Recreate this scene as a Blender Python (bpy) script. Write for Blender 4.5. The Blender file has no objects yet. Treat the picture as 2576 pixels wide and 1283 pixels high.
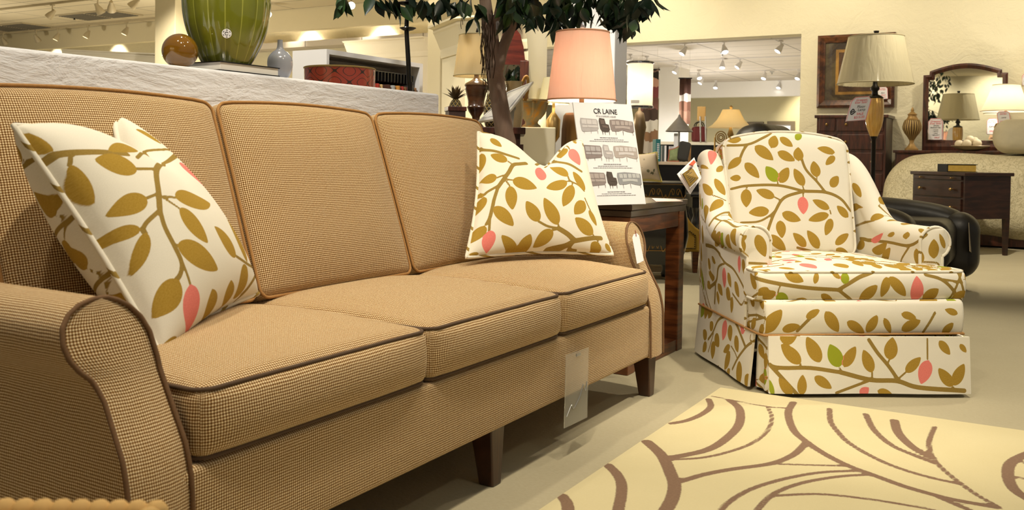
import bpy, math, random
import numpy as np
from mathutils import Matrix, Vector
from mathutils.bvhtree import BVHTree

C = bpy.context.scene.collection
PI = math.pi

# ------------------------------------------------------------------ camera
FPX, YAW, PITCH, ROLL, CYO, EYE = 2344.6, .52767, .024878, -.014252, -195.67, .84
def cam_axes():
    f = np.array([-math.sin(YAW)*math.cos(PITCH), math.cos(YAW)*math.cos(PITCH), -math.sin(PITCH)])
    r = np.array([math.cos(YAW), math.sin(YAW), 0.])
    d = np.cross(f, r)
    c, s = math.cos(ROLL), math.sin(ROLL)
    return np.array([c*r+s*d, -s*r+c*d, f])
AX = cam_axes()
ORG = np.array([0, 0, EYE])
def ray(px, py):
    return AX.T @ np.array([(px-1288)/FPX, (py-641.5-CYO)/FPX, 1.])
def on(px, py, ax, v):
    d = ray(px, py); return ORG + d*((v-ORG[ax])/d[ax])
def XP(px, py, v): return on(px, py, 0, v)      # the point of the plane x = v seen at a pixel
def YP(px, py, v): return on(px, py, 1, v)
def ZP(px, py, v=0.): return on(px, py, 2, v)
def DP(px, py, d): return ORG + ray(px, py)*d   # the point at depth d
def SZ(n, d): return n/FPX*d                    # n pixels at depth d in metres
def DEPTH(p): return float(AX[2] @ (np.array(p)-ORG))

cam = bpy.data.cameras.new('camera')
cam.sensor_fit = 'HORIZONTAL'; cam.sensor_width = 36.0
cam.lens = FPX/2576*36
cam.shift_y = CYO/2576
cam.clip_start = .05; cam.clip_end = 200
cam.dof.use_dof = True; cam.dof.focus_distance = 3.7; cam.dof.aperture_fstop = 8.0
co = bpy.data.objects.new('camera', cam); C.objects.link(co)
M4 = Matrix.Identity(4)
for i in range(3):
    M4[i][0] = AX[0][i]; M4[i][1] = -AX[1][i]; M4[i][2] = -AX[2][i]; M4[i][3] = ORG[i]
co.matrix_world = M4
bpy.context.scene.camera = co

# ------------------------------------------------------------------ light, exposure
vs = bpy.context.scene.view_settings
vs.view_transform = 'Standard'; vs.look = 'None'; vs.gamma = 1; vs.use_curve_mapping = False
vs.exposure = .5
try: bpy.context.scene.display_settings.display_device = 'sRGB'
except Exception: pass
wd = bpy.data.worlds.new('world'); bpy.context.scene.world = wd; wd.use_nodes = True
bg = wd.node_tree.nodes['Background']
bg.inputs[0].default_value = (1, .93, .80, 1); bg.inputs[1].default_value = .14

WARM = (1, .88, .66); WHITE = (1, .95, .90)
def spot(p, target, w, ang=70, col=WARM, blend=.6, size=.05):
    l = bpy.data.lights.new('spot_lamp', 'SPOT'); l.energy = w; l.color = col
    l.spot_size = math.radians(ang); l.spot_blend = blend; l.shadow_soft_size = size
    o = bpy.data.objects.new('spot_lamp', l); C.objects.link(o); o.location = p
    o.rotation_euler = (Vector(target)-Vector(p)).to_track_quat('-Z', 'Y').to_euler()
    return o
def bulb_or_fill(p, w, col=WARM, size=.03):  # bulbs inside lamps, and added fill points that have no fixture
    l = bpy.data.lights.new('bulb_or_fill_lamp', 'POINT'); l.energy = w; l.color = col; l.shadow_soft_size = size
    o = bpy.data.objects.new('bulb_or_fill_lamp', l); C.objects.link(o); o.location = p
    return o
# track spots over the sofa, armchair and rug, then lights added for pieces behind
spot((-1.75, .95, 3.1), (-1.6, 1.6, .5), 65, 75)
spot((-.8, 1.0, 3.1), (-1.35, 1.55, .3), 95, 70)
spot((-.8, 2.7, 3.1), (-1.4, 2.6, .4), 62, 70)
spot((-2.3, 2.2, 3.1), (-1.7, 2.4, .5), 28, 70)
spot((1.2, 1.2, 3.1), (-1.3, 1.9, .3), 24, 60)
spot((.15, 2.8, 3.1), (-.65, 3.85, .6), 195, 64)
spot((-.7, 1.6, 3.1), (-.2, 2.5, 0), 48, 95)
spot((-.2, 5.2, 3.1), (-.5, 4.2, .3), 80, 75)
spot((-.5, 7.6, 3.1), (-.8, 8.6, 0), 240, 85)
spot((-3.2, 5.2, 3.1), (-3.2, 6.4, .6), 200, 85)
spot((-2.0, 5.4, 3.1), (-2.9, 7.3, 1.6), 90, 70, WHITE)  # added spot, brightens the grey post
bulb_or_fill((-3.7, 5.5, 2.7), 22, WARM, .06)  # added fill point, no fixture, lifts the pavilion and its crown
spot((-2.9, 2.2, 3.1), (-3.8, 4.1, 1.3), 190, 60, WHITE)  # added spot, brightens the near side of the sample rack
spot((-1.7, 4.7, 3.1), (-3.5, 4.4, 1.3), 90, 50, WHITE)  # added spot, brightens the open front of the sample rack
bulb_or_fill((-5.2, 6.6, 2.7), 25, WARM, .06)  # added fill point, no fixture, lifts the middle partition cornice
spot((-.2, 4.4, 3.1), (-1.1, 7.0, 1.0), 75, 50)  # added spot from our side for the floor lamp, its tag and the recliner
spot((-.95, 2.7, 3.1), (-2.15, 4.05, 1.0), 70, 42)  # added spot aimed past the tree crown at the tilted board
# wall washers, far room and aisle spots, added fill points
for wx in (-4.6, -2.3, -.1, 1.6):
    spot((wx, 9.9, 3.15), (wx, 11.6, 2.1), 92, 112, WARM, .95)
for wx in (-23.4, -20.6, -18.3, -16.3, -14.5, -12.8, -11.2, -9.6, -8.2, -6.9):
    spot((wx, 11.78, 3.15), (wx, 12.15, 2.5), 90, 70, WARM, .6)
for wx in (-3.4, -1.4):
    spot((wx, -5.0, 3.15), (wx, -6.1, 2.2), 110, 110, WARM, .8)
for fx, fy in ((-6.4, 14.6), (-4.6, 14.6), (-5.6, 17.5), (-7.4, 18.5)):
    spot((fx, fy, 2.5), (fx+.2, fy+1.2, 0), 190, 120, WHITE, .6)
bulb_or_fill((-5.4, 15.2, .9), 60, WHITE, .1); bulb_or_fill((-6.4, 18.6, .9), 60, WHITE, .1)  # added fill points, no lamp here, to light the far ceiling evenly
spot((-5.3, 20.0, 2.5), (-5.3, 21.5, 2.0), 8, 90, WHITE, .6)
spot((-4.9, 21.9, 2.5), (-4.9, 23, 1.6), 120, 90, WARM, .6)
for lx, ly in ((-9, 7), (-13, 8.5), (-5.2, 3.6)):
    spot((lx, ly, 3.1), (lx, ly+1, 0), 200, 110)
for lx, ly in ((-7.5, 7.5), (-12, 9.6), (-5.5, 9.6), (-16, 9)):
    bulb_or_fill((lx, ly, 1.6), 52, WARM, .1)  # added fill points without fixtures, to brighten the left aisle and its ceiling

# ------------------------------------------------------------------ mesh tools
def lin(h):
    h = h.lstrip('#'); v = [int(h[i:i+2], 16)/255 for i in (0, 2, 4)]
    return tuple(((c+.055)/1.055)**2.4 if c > .04045 else c/12.92 for c in v)

def thing(name, label, cat, loc=(0, 0, 0), rz=0, group=None):
    o = bpy.data.objects.new(name, None); C.objects.link(o)
    o.empty_display_size = .1
    o.location = tuple(float(v) for v in loc); o.rotation_euler = (0, 0, rz)
    o['label'] = label; o['category'] = cat
    if group: o['group'] = group
    return o
def tag(o, label, cat, group=None):
    o['label'] = label; o['category'] = cat
    if group: o['group'] = group
    return o
def wm(o):
    m = Matrix.Translation(o.location) @ Matrix.Rotation(o.rotation_euler.z, 4, 'Z')
    return wm(o.parent) @ m if o.parent else m

class MB:
    def __init__(s): s.v = []; s.f = []; s.uv = []; s.n = 0; s.mi = []; s.cur = 0
    def add(s, V, F, UV=None):
        V = np.asarray(V, float).reshape(-1, 3)
        s.v.append(V)
        for i, f in enumerate(F):
            s.f.append([j+s.n for j in f]); s.uv.append(None if UV is None else UV[i]); s.mi.append(s.cur)
        s.n += len(V); return s
    def box(s, a, b):
        x0, y0, z0 = [min(p, q) for p, q in zip(a, b)]; x1, y1, z1 = [max(p, q) for p, q in zip(a, b)]
        return s.add([(x0,y0,z0),(x1,y0,z0),(x1,y1,z0),(x0,y1,z0),(x0,y0,z1),(x1,y0,z1),(x1,y1,z1),(x0,y1,z1)],
            [(0,3,2,1),(4,5,6,7),(0,1,5,4),(1,2,6,5),(2,3,7,6),(3,0,4,7)])
    def cbox(s, c, d): return s.box([c[i]-d[i]/2 for i in range(3)], [c[i]+d[i]/2 for i in range(3)])
    def hexa(s, bot, top):      # two quads of matching corners
        return s.add(list(bot)+list(top), [(0,3,2,1),(4,5,6,7),(0,1,5,4),(1,2,6,5),(2,3,7,6),(3,0,4,7)])
    def taper(s, c0, d0, c1, d1):
        q = lambda c, d: [(c[0]+sx*d[0]/2, c[1]+sy*d[1]/2, c[2]) for sx, sy in ((-1,-1),(1,-1),(1,1),(-1,1))]
        return s.hexa(q(c0, d0), q(c1, d1))
    def grid(s, P, cu=False, cv=False, flip=False, uvs=1.0, uv=None):
        P = np.asarray(P, float); n, m = P.shape[:2]
        if uv is None:
            Q = np.concatenate([P, P[:1]], 0) if cu else P
            Q = np.concatenate([Q, Q[:, :1]], 1) if cv else Q
            du = np.linalg.norm(np.diff(Q, axis=0), axis=2).mean(1); dv = np.linalg.norm(np.diff(Q, axis=1), axis=2)
            u = np.concatenate([[0], np.cumsum(du)])
            k = int(np.argmax(dv.sum(1))); v = np.concatenate([[0], np.cumsum(dv[k])])
            U = np.stack(np.meshgrid(u, v, indexing='ij'), -1)*uvs
        else: U = uv
        F = []; UV = []
        for i in range(n if cu else n-1):
            for j in range(m if cv else m-1):
                a, b = (i+1) % n, (j+1) % m
                q = [i*m+j, a*m+j, a*m+b, i*m+b]; w = [U[i][j], U[i+1][j], U[i+1][j+1], U[i][j+1]]
                if flip: q.reverse(); w.reverse()
                F.append(q); UV.append(w)
        return s.add(P.reshape(-1, 3), F, UV)
    def fan(s, ring, flip=False):
        ring = list(ring); f = list(range(len(ring)))
        if flip: f.reverse()
        return s.add(ring, [f])
    def lathe(s, prof, c=(0, 0, 0), n=32, caps=True, lob=None):
        t = np.arange(n)*2*PI/n
        k = np.ones(n) if lob is None else lob(t)
        P = np.array([[(c[0]+r*k[i]*math.cos(t[i]), c[1]+r*k[i]*math.sin(t[i]), c[2]+z) for i in range(n)] for r, z in prof])
        s.grid(P, cv=True, flip=True)
        if caps and prof[0][0] > 1e-5: s.fan(P[0], True)
        if caps and prof[-1][0] > 1e-5: s.fan(P[-1])
        return s
    def tube(s, path, r, n=8, closed=False, caps=True, flat=1.0):
        p = np.asarray(path, float); N = len(p)
        R = np.full(N, r) if np.isscalar(r) else np.asarray(r, float)
        t = np.roll(p, -1, 0)-np.roll(p, 1, 0) if closed else np.gradient(p, axis=0)
        t /= np.maximum(np.linalg.norm(t, axis=1, keepdims=True), 1e-9)
        up = np.array([0, 0, 1.]) if abs(t[0][2]) < .9 else np.array([1., 0, 0])
        a = up-t[0]*(up@t[0]); rings = []
        for i in range(N):
            a = a-t[i]*(a@t[i]); a /= max(np.linalg.norm(a), 1e-9); b = np.cross(t[i], a)
            rings.append([p[i]+R[i]*(math.cos(q)*a*flat+math.sin(q)*b) for q in np.arange(n)*2*PI/n])
        P = np.array(rings); s.grid(P, cu=closed, cv=True)
        if not closed and caps: s.fan(P[0], True); s.fan(P[-1])
        return s
    def cyl(s, a, b, r, n=16): return s.tube([a, b], r, n)
    def prism(s, poly, mapf, a, b):     # poly of 2d points, mapf(u, v, w) -> xyz, from w = a to b
        n = len(poly)
        V = [mapf(u, v, a) for u, v in poly]+[mapf(u, v, b) for u, v in poly]
        F = [list(range(n))[::-1], list(range(n, 2*n))]+[(i, (i+1) % n, n+(i+1) % n, n+i) for i in range(n)]
        return s.add(V, F)
    def rbox(s, c, d, r=.02, res=.03, fn=None, rn=3):
        d = np.array(d, float)
        def ln(L):
            e = np.array([L/2-r*(1-math.tan(PI/4*(1-k/rn))) if False else L/2-r+r*math.tan(PI/4*k/rn) for k in range(rn+1)])
            m = max(1, int(round((L-2*r)/res))); inn = np.linspace(-(L/2-r), L/2-r, m+1)
            return np.concatenate([-e[:0:-1], inn, e[1:]])
        L = [ln(x) for x in d]
        for ax in range(3):
            i, j = [(1, 2), (2, 0), (0, 1)][ax]
            for sg in (-1, 1):
                A, B = np.meshgrid(L[i], L[j], indexing='ij')
                p = np.zeros(A.shape+(3,)); p[..., i] = A; p[..., j] = B; p[..., ax] = sg*d[ax]/2
                q = np.clip(p, -(d/2-r), d/2-r); o = p-q
                o /= np.maximum(np.linalg.norm(o, axis=2, keepdims=True), 1e-9)
                p2 = q+r*o
                if fn is not None: p2 = fn(p2)
                U = np.stack([A, B], -1) if ax != 0 else np.stack([A, B], -1)
                s.grid(p2+np.array(c), flip=(sg < 0), uv=U)
        return s
    def sphere(s, c, r, n=24, m=14, sc=(1, 1, 1)):
        P = [(max(r*math.sin(PI*i/m), 1e-4 if 0 < i < m else 0), -r*math.cos(PI*i/m)) for i in range(m+1)]
        t = np.arange(n)*2*PI/n
        G = np.array([[(c[0]+a*math.cos(q)*sc[0], c[1]+a*math.sin(q)*sc[1], c[2]+z*sc[2]) for q in t] for a, z in P])
        return s.grid(G, cv=True, flip=True)
    def xf(s, M):
        M = np.array(M)
        s.v = [V @ M[:3, :3].T + M[:3, 3] for V in s.v]; return s
    def build(s, name, mat, parent=None, smooth=True, bevel=0, world=True, weld=True, ang=50):
        V = np.concatenate(s.v) if s.v else np.zeros((0, 3))
        if parent is not None and world:
            Mi = np.array(wm(parent).inverted()); V = V @ Mi[:3, :3].T + Mi[:3, 3]
        me = bpy.data.meshes.new(name)
        me.from_pydata(V.tolist(), [], s.f)
        uvl = me.uv_layers.new(name='UVMap')
        buf = np.zeros((len(me.loops), 2)); k = 0
        for f, u in zip(s.f, s.uv):
            if u is None:
                P = V[f]; nrm = np.zeros(3)
                for i in range(len(f)): nrm += np.cross(P[i], P[(i+1) % len(f)])
                ax = int(np.argmax(np.abs(nrm))); ii = [(1, 2), (0, 2), (0, 1)][ax]
                buf[k:k+len(f)] = P[:, ii]
            else: buf[k:k+len(f)] = np.array(u)
            k += len(f)
        uvl.data.foreach_set('uv', buf.ravel())
        mats = mat if isinstance(mat, (list, tuple)) else [mat]
        for m in mats: me.materials.append(m)
        if len(mats) > 1: me.polygons.foreach_set('material_index', s.mi)
        me.polygons.foreach_set('use_smooth', [smooth]*len(me.polygons))
        if weld:
            import bmesh
            b = bmesh.new(); b.from_mesh(me); bmesh.ops.remove_doubles(b, verts=b.verts, dist=1e-5)
            bmesh.ops.recalc_face_normals(b, faces=b.faces)
            b.to_mesh(me); b.free()
        me.update()
        if smooth and ang: 
            try: me.set_sharp_from_angle(angle=math.radians(ang))
            except Exception: pass
        o = bpy.data.objects.new(name, me); C.objects.link(o)
        if parent is not None: o.parent = parent
        if bevel:
            bv = o.modifiers.new('bevel', 'BEVEL'); bv.width = bevel; bv.segments = 2; bv.limit_method = 'ANGLE'; bv.angle_limit = math.radians(40)
        return o

def copy_tree(o, parent=None):
    c = o.copy(); C.objects.link(c)
    if parent is not None: c.parent = parent
    for ch in list(o.children): copy_tree(ch, c)
    return c
def struct(o): o['kind'] = 'structure'; return o
def clear_tags(o): return o
def bez(p0, p1, p2, n=10):
    t = np.linspace(0, 1, n)[:, None]
    return (1-t)**2*np.array(p0)+2*t*(1-t)*np.array(p1)+t*t*np.array(p2)
def smooth_path(pts, n=40):
    p = np.asarray(pts, float)
    q = np.concatenate([[2*p[0]-p[1]], p, [2*p[-1]-p[-2]]]); out = []
    k = max(2, n//(len(p)-1))
    for i in range(len(p)-1):
        a, b, c, d = q[i:i+4]
        for t in np.arange(k)/k:
            out.append(.5*(2*b+(c-a)*t+(2*a-5*b+4*c-d)*t*t+(3*b-a-3*c+d)*t**3))
    out.append(p[-1]); return np.array(out)

# ------------------------------------------------------------------ materials
def N(nt, typ, **kw):
    n = nt.nodes.new(typ)
    for k, v in kw.items():
        if hasattr(n, k) and not k.startswith('i_'): setattr(n, k, v)
    return n
def newmat(name):
    m = bpy.data.materials.new(name); m.use_nodes = True
    return m, m.node_tree, m.node_tree.nodes['Principled BSDF']
def mth(nt, op, a, b=None, c=None):
    n = nt.nodes.new('ShaderNodeMath'); n.operation = op
    for i, x in enumerate((a, b, c)):
        if x is None: continue
        if hasattr(x, 'is_linked') or hasattr(x, 'links'): nt.links.new(x, n.inputs[i])
        else: n.inputs[i].default_value = x
    return n.outputs[0]
def mixc(nt, fac, a, b):
    n = nt.nodes.new('ShaderNodeMix'); n.data_type = 'RGBA'
    for i, x in ((0, fac), (6, a), (7, b)):
        if hasattr(x, 'links'): nt.links.new(x, n.inputs[i])
        elif i == 0: n.inputs[0].default_value = x
        else: n.inputs[i].default_value = (*x[:3], 1)
    return n.outputs[2]
def sstep(nt, x, a, b):
    n = nt.nodes.new('ShaderNodeMapRange'); n.interpolation_type = 'SMOOTHSTEP'
    nt.links.new(x, n.inputs[0]); n.inputs[1].default_value = a; n.inputs[2].default_value = b
    return n.outputs[0]
def noise(nt, scale, detail=3, rough=.5, vec=None, dist=0):
    n = nt.nodes.new('ShaderNodeTexNoise'); n.inputs['Scale'].default_value = scale
    n.inputs['Detail'].default_value = detail; n.inputs['Roughness'].default_value = rough; n.inputs['Distortion'].default_value = dist
    if vec is not None: nt.links.new(vec, n.inputs['Vector'])
    return n.outputs[0]
def coord(nt, which='Object', sc=None):
    t = nt.nodes.new('ShaderNodeTexCoord')
    if sc is None: return t.outputs[which]
    m = nt.nodes.new('ShaderNodeMapping'); m.inputs['Scale'].default_value = sc
    nt.links.new(t.outputs[which], m.inputs[0]); return m.outputs[0]
def bump(nt, p, h, strength=.3, dist=.01):
    b = nt.nodes.new('ShaderNodeBump'); b.inputs['Strength'].default_value = strength; b.inputs['Distance'].default_value = dist
    nt.links.new(h, b.inputs['Height']); nt.links.new(b.outputs[0], p.inputs['Normal'])
def plain(name, col, rough=.5, metal=0, var=.06, vscale=8, coat=0, spec=.5, bmp=0, bscale=60):
    m, nt, p = newmat(name); c = lin(col)
    n = noise(nt, vscale, 3, .55, coord(nt))
    d = tuple(x*(1-var) for x in c); e = tuple(min(1, x*(1+var)) for x in c)
    nt.links.new(mixc(nt, n, d, e), p.inputs['Base Color'])
    p.inputs['Roughness'].default_value = rough; p.inputs['Metallic'].default_value = metal
    p.inputs['Coat Weight'].default_value = coat; p.inputs['Coat Roughness'].default_value = .06
    p.inputs['Specular IOR Level'].default_value = spec
    if bmp: bump(nt, p, noise(nt, bscale, 4, .6, coord(nt)), bmp, .004)
    return m
def wood(name, c1, c2, rough=.35, sc=(3, 40, 3), coat=.15):
    m, nt, p = newmat(name)
    n = noise(nt, 1.6, 5, .62, coord(nt, 'Object', sc), .6)
    nt.links.new(mixc(nt, sstep(nt, n, .3, .72), lin(c1), lin(c2)), p.inputs['Base Color'])
    p.inputs['Roughness'].default_value = rough; p.inputs['Coat Weight'].default_value = coat; p.inputs['Coat Roughness'].default_value = .2
    bump(nt, p, n, .08, .003)
    return m
def plaster(name, col, strength=.5, scale=7, rough=.85, sc=None):
    m, nt, p = newmat(name); c = lin(col)
    v = coord(nt, 'Object', sc)
    a = noise(nt, scale, 6, .62, v, 1.4 if sc is None else .7); b = noise(nt, scale*5, 4, .6, v, .4)
    h = mth(nt, 'ADD', a, mth(nt, 'MULTIPLY', b, .35))
    nt.links.new(mixc(nt, noise(nt, 2.5, 2, .5, v), tuple(x*.96 for x in c), c), p.inputs['Base Color'])
    p.inputs['Roughness'].default_value = rough; p.inputs['Specular IOR Level'].default_value = .25
    bump(nt, p, h, strength, .02)
    return m
def emis(name, col, st):
    m, nt, p = newmat(name); p.inputs['Base Color'].default_value = (*lin(col), 1)
    p.inputs['Emission Color'].default_value = (*lin(col), 1); p.inputs['Emission Strength'].default_value = st
    return m

def weave(name='tweed', p_u=.0052, p_v=.0052):
    m, nt, p = newmat(name)
    t = nt.nodes.new('ShaderNodeTexCoord'); sx = nt.nodes.new('ShaderNodeSeparateXYZ'); nt.links.new(t.outputs['UV'], sx.inputs[0])
    wob = mth(nt, 'MULTIPLY', mth(nt, 'SUBTRACT', noise(nt, 14, 2, .5, t.outputs['UV']), .5), .004)
    u = mth(nt, 'MULTIPLY', mth(nt, 'ADD', sx.outputs[0], wob), 2*PI/p_u); v = mth(nt, 'MULTIPLY', mth(nt, 'ADD', sx.outputs[1], wob), 2*PI/p_v)
    cu = mth(nt, 'COSINE', u); cv = mth(nt, 'COSINE', v)
    su = mth(nt, 'MULTIPLY', cu, .5); sv = mth(nt, 'MULTIPLY', cv, .5)
    dots = mth(nt, 'ADD', su, sv)                                   # -1 .. 1
    nz = noise(nt, 260, 2, .6, t.outputs['UV']); nz2 = noise(nt, 45, 3, .6, t.outputs['UV'])
    d2 = mth(nt, 'ADD', dots, mth(nt, 'MULTIPLY', mth(nt, 'SUBTRACT', nz, .5), .8))
    base = mixc(nt, sstep(nt, d2, -.7, -.02), lin('#4c301a'), lin('#ab7f46'))
    base = mixc(nt, mth(nt, 'MULTIPLY', sstep(nt, nz2, .45, .7), .35), base, lin('#957048'))
    col = mixc(nt, mth(nt, 'MULTIPLY', sstep(nt, d2, .05, .6), .95), base, lin('#f5e6c2'))
    nt.links.new(col, p.inputs['Base Color'])
    p.inputs['Roughness'].default_value = .95; p.inputs['Specular IOR Level'].default_value = .1
    p.inputs['Sheen Weight'].default_value = .12
    big = noise(nt, 9, 3, .5, t.outputs['UV'])
    bump(nt, p, mth(nt, 'ADD', mth(nt, 'MULTIPLY', dots, .0006), mth(nt, 'MULTIPLY', big, .0045)), .6, 1.0)
    return m
def leaf_fabric(name='leaf_print'):
    m, nt, p = newmat(name)
    def at(a):
        n = nt.nodes.new('ShaderNodeAttribute'); n.attribute_name = a; return n.outputs['Fac']
    t = nt.nodes.new('ShaderNodeTexCoord')
    j = mth(nt, 'MULTIPLY', mth(nt, 'SUBTRACT', noise(nt, 420, 2, .5, t.outputs['UV']), .5), .0010)
    lf = sstep(nt, mth(nt, 'ADD', at('leaf'), j), -.0006, .0006); br = sstep(nt, mth(nt, 'ADD', at('branch'), j), -.0006, .0006)
    ti = at('tint')
    gold = mixc(nt, noise(nt, 300, 2, .6, t.outputs['UV']), lin('#97761f'), lin('#b99848'))
    c = mixc(nt, mth(nt, 'GREATER_THAN', ti, .5), gold, mixc(nt, noise(nt, 300, 2, .6, t.outputs['UV']), lin('#d9706a'), lin('#f08f84')))
    c = mixc(nt, mth(nt, 'GREATER_THAN', ti, 1.5), c, lin('#98a02c'))
    ground = mixc(nt, noise(nt, 600, 2, .6, t.outputs['UV']), lin('#ddd7c8'), lin('#f1ece0'))
    brc = mixc(nt, noise(nt, 300, 2, .6, t.outputs['UV']), lin('#866c2e'), lin('#a58b4c'))
    c = mixc(nt, lf, c, mixc(nt, br, brc, ground))
    nt.links.new(c, p.inputs['Base Color'])
    p.inputs['Roughness'].default_value = .9; p.inputs['Specular IOR Level'].default_value = .15
    big = noise(nt, 7, 3, .5, t.outputs['UV'])
    bump(nt, p, mth(nt, 'ADD', mth(nt, 'MULTIPLY', noise(nt, 900, 2, .5, t.outputs['UV']), .0005), mth(nt, 'MULTIPLY', big, .006)), .5, 1.0)
    return m

def seg_d(Q, a, b):
    a = np.array(a); b = np.array(b); ab = b-a
    t = np.clip(((Q-a)@ab)/max(ab@ab, 1e-12), 0, 1)
    return np.linalg.norm(Q-(a+t[:, None]*ab), axis=1), t
def leaf_d(Q, a, b, w):
    a = np.array(a); b = np.array(b); ab = b-a; L = np.linalg.norm(ab); d = ab/max(L, 1e-9)
    n = np.array([-d[1], d[0]]); s = (Q-a)@d/L; h = np.abs((Q-a)@n)
    sc = np.clip(s, 0, 1); pw = sc**.62*(1-sc)**.85
    pk = (.62/1.47)**.62*(.85/1.47)**.85
    W = w/2*pw/pk
    e = h-W
    out = np.where(s < 0, np.hypot(h, s*L), np.where(s > 1, np.hypot(h, (s-1)*L), e))
    return np.where((s >= 0) & (s <= 1), e*.8, out)
def uv_of(o):
    me = o.data; n = len(me.vertices); uv = np.zeros((len(me.loops), 2)); me.uv_layers[0].data.foreach_get('uv', uv.ravel()) if False else None
    b = np.zeros(len(me.loops)*2); me.uv_layers[0].data.foreach_get('uv', b); uv = b.reshape(-1, 2)
    vi = np.zeros(len(me.loops), int); me.loops.foreach_get('vertex_index', vi)
    out = np.zeros((n, 2)); out[vi] = uv; return out
def grow(U, seed, step=.125):     # a rambling print for cloth the photo does not show
    rnd = random.Random(seed); lo = U.min(0)-.07; hi = U.max(0)+.1
    L = []; B = []
    y = lo[1]
    while y < hi[1]:
        x = lo[0]; yy = y+rnd.uniform(-.02, .02); pts = [(x, yy)]; ang = rnd.uniform(-.4, .4)
        while x < hi[0]:
            ang = max(-.6, min(.6, ang+rnd.uniform(-.35, .35))); x += .07; yy += .07*math.sin(ang); pts.append((x, yy))
            for sd in (-1, 1):
                if rnd.random() < .85:
                    a = ang+sd*rnd.uniform(.7, 1.3); st = rnd.uniform(.015, .04)
                    p = (x+st*math.cos(a), yy+st*math.sin(a)); l = rnd.uniform(.055, .075)
                    B.append(([(x, yy), p], .004))
                    L.append((p, (p[0]+l*math.cos(a), p[1]+l*math.sin(a)), .036, rnd.choice([0]*9+[1, 2])))
        B.append((pts, .009)); y += step
    return L, B
def set_pattern(o, L, B, U=None):
    U = uv_of(o) if U is None else U
    n = len(U); lf = np.full(n, 9.); ti = np.zeros(n); br = np.full(n, 9.)
    for a, b, w, t in L:
        d = leaf_d(U, a, b, w); k = d < lf; lf[k] = d[k]; ti[k] = t
    for pts, w in B:
        for i in range(len(pts)-1):
            d, _ = seg_d(U, pts[i], pts[i+1]); br = np.minimum(br, d-w/2)
    for nm, arr in (('leaf', lf), ('branch', br), ('tint', ti)):
        at = o.data.attributes.new(nm, 'FLOAT', 'POINT'); at.data.foreach_set('value', arr.astype(np.float32))
def pattern_px(o, leaves, branches, seed=0, wr=.52, fill=False):
    """print on a panel: pixels are turned into cloth coordinates where the panel shows them"""
    me = o.data; M = np.array(wm(o)) if not o.parent else np.array(wm(o.parent))
    V = np.array([v.co[:] for v in me.vertices]) @ M[:3, :3].T + M[:3, 3]; U = uv_of(o)
    tris = []
    for p in me.polygons:
        vs_ = list(p.vertices)
        for i in range(1, len(vs_)-1): tris.append((vs_[0], vs_[i], vs_[i+1]))
    T = BVHTree.FromPolygons([Vector(v) for v in V], tris)
    def find(px, py):
        d = ray(px, py); h = T.ray_cast(Vector(ORG), Vector(d).normalized())
        if h[0] is None: return None
        a, b, c = tris[h[2]]; P = np.array(h[0])
        A_ = np.stack([V[b]-V[a], V[c]-V[a]], 1); w = np.linalg.lstsq(A_, P-V[a], rcond=None)[0]
        return U[a]*(1-w[0]-w[1])+U[b]*w[0]+U[c]*w[1]
    fid = lambda q: None if q is None else int(round(q[0]/3))
    def pair(p, q):
        """cloth points of two pixels on one face; an end off the face is carried on in a straight line"""
        p = np.array(p, float); q = np.array(q, float)
        a, b = find(*p), find(*q)
        if fid(a) is not None and fid(a) == fid(b): return a, b
        for rev in (False, True):
            s, e = (q, p) if rev else (p, q)
            a = find(*s)
            if a is None: continue
            for t in (.7, .45, .2):
                m = find(*(s+(e-s)*t))
                if m is not None and fid(m) == fid(a):
                    b = a+(m-a)/t
                    if np.linalg.norm(b-a) < .2: return (b, a) if rev else (a, b)
        m0, m1 = p+(q-p)*.35, p+(q-p)*.65; a, b = find(*m0), find(*m1)
        if fid(a) is not None and fid(a) == fid(b):
            g = (b-a)/.3; return a-g*.35, b+g*.35
        return None
    L = []; B = []
    for lf in leaves:
        p0, p1 = np.array(lf[:2], float), np.array(lf[2:4], float)
        ab = pair(p0, p1); t = lf[4] if len(lf) > 4 else 0; k = lf[5] if len(lf) > 5 else wr
        if ab is None or np.linalg.norm(ab[1]-ab[0]) > .22: continue
        ax_ = (ab[1]-ab[0]); ln_ = np.linalg.norm(ax_); ax_ = ax_/max(ln_, 1e-9); wd = k*ln_
        pp = np.array([-(p1-p0)[1], (p1-p0)[0]])*k/2; md = p0+(p1-p0)*.45
        for fr_ in (1., .5, .25):
            q0, q1 = find(*(md-pp*fr_)), find(*(md+pp*fr_))
            if fid(q0) is not None and fid(q0) == fid(q1) == fid(ab[0]):
                v = (q1-q0)/fr_; wd = abs(v[0]*-ax_[1]+v[1]*ax_[0]); break
        L.append((ab[0], ab[1], min(max(wd, .012), .055), t))
    for br in branches:
        w, pts = max(br[0], .0065), br[1:]
        sp = smooth_path(pts, 5*(len(pts)-1)) if len(pts) > 2 else np.array(pts)
        for i in range(len(sp)-1):
            ab = pair(sp[i], sp[i+1])
            if ab is not None and np.linalg.norm(ab[1]-ab[0]) < .2: B.append(([ab[0], ab[1]], w))
    if fill: return L, B
    set_pattern(o, L, B, U)

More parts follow.
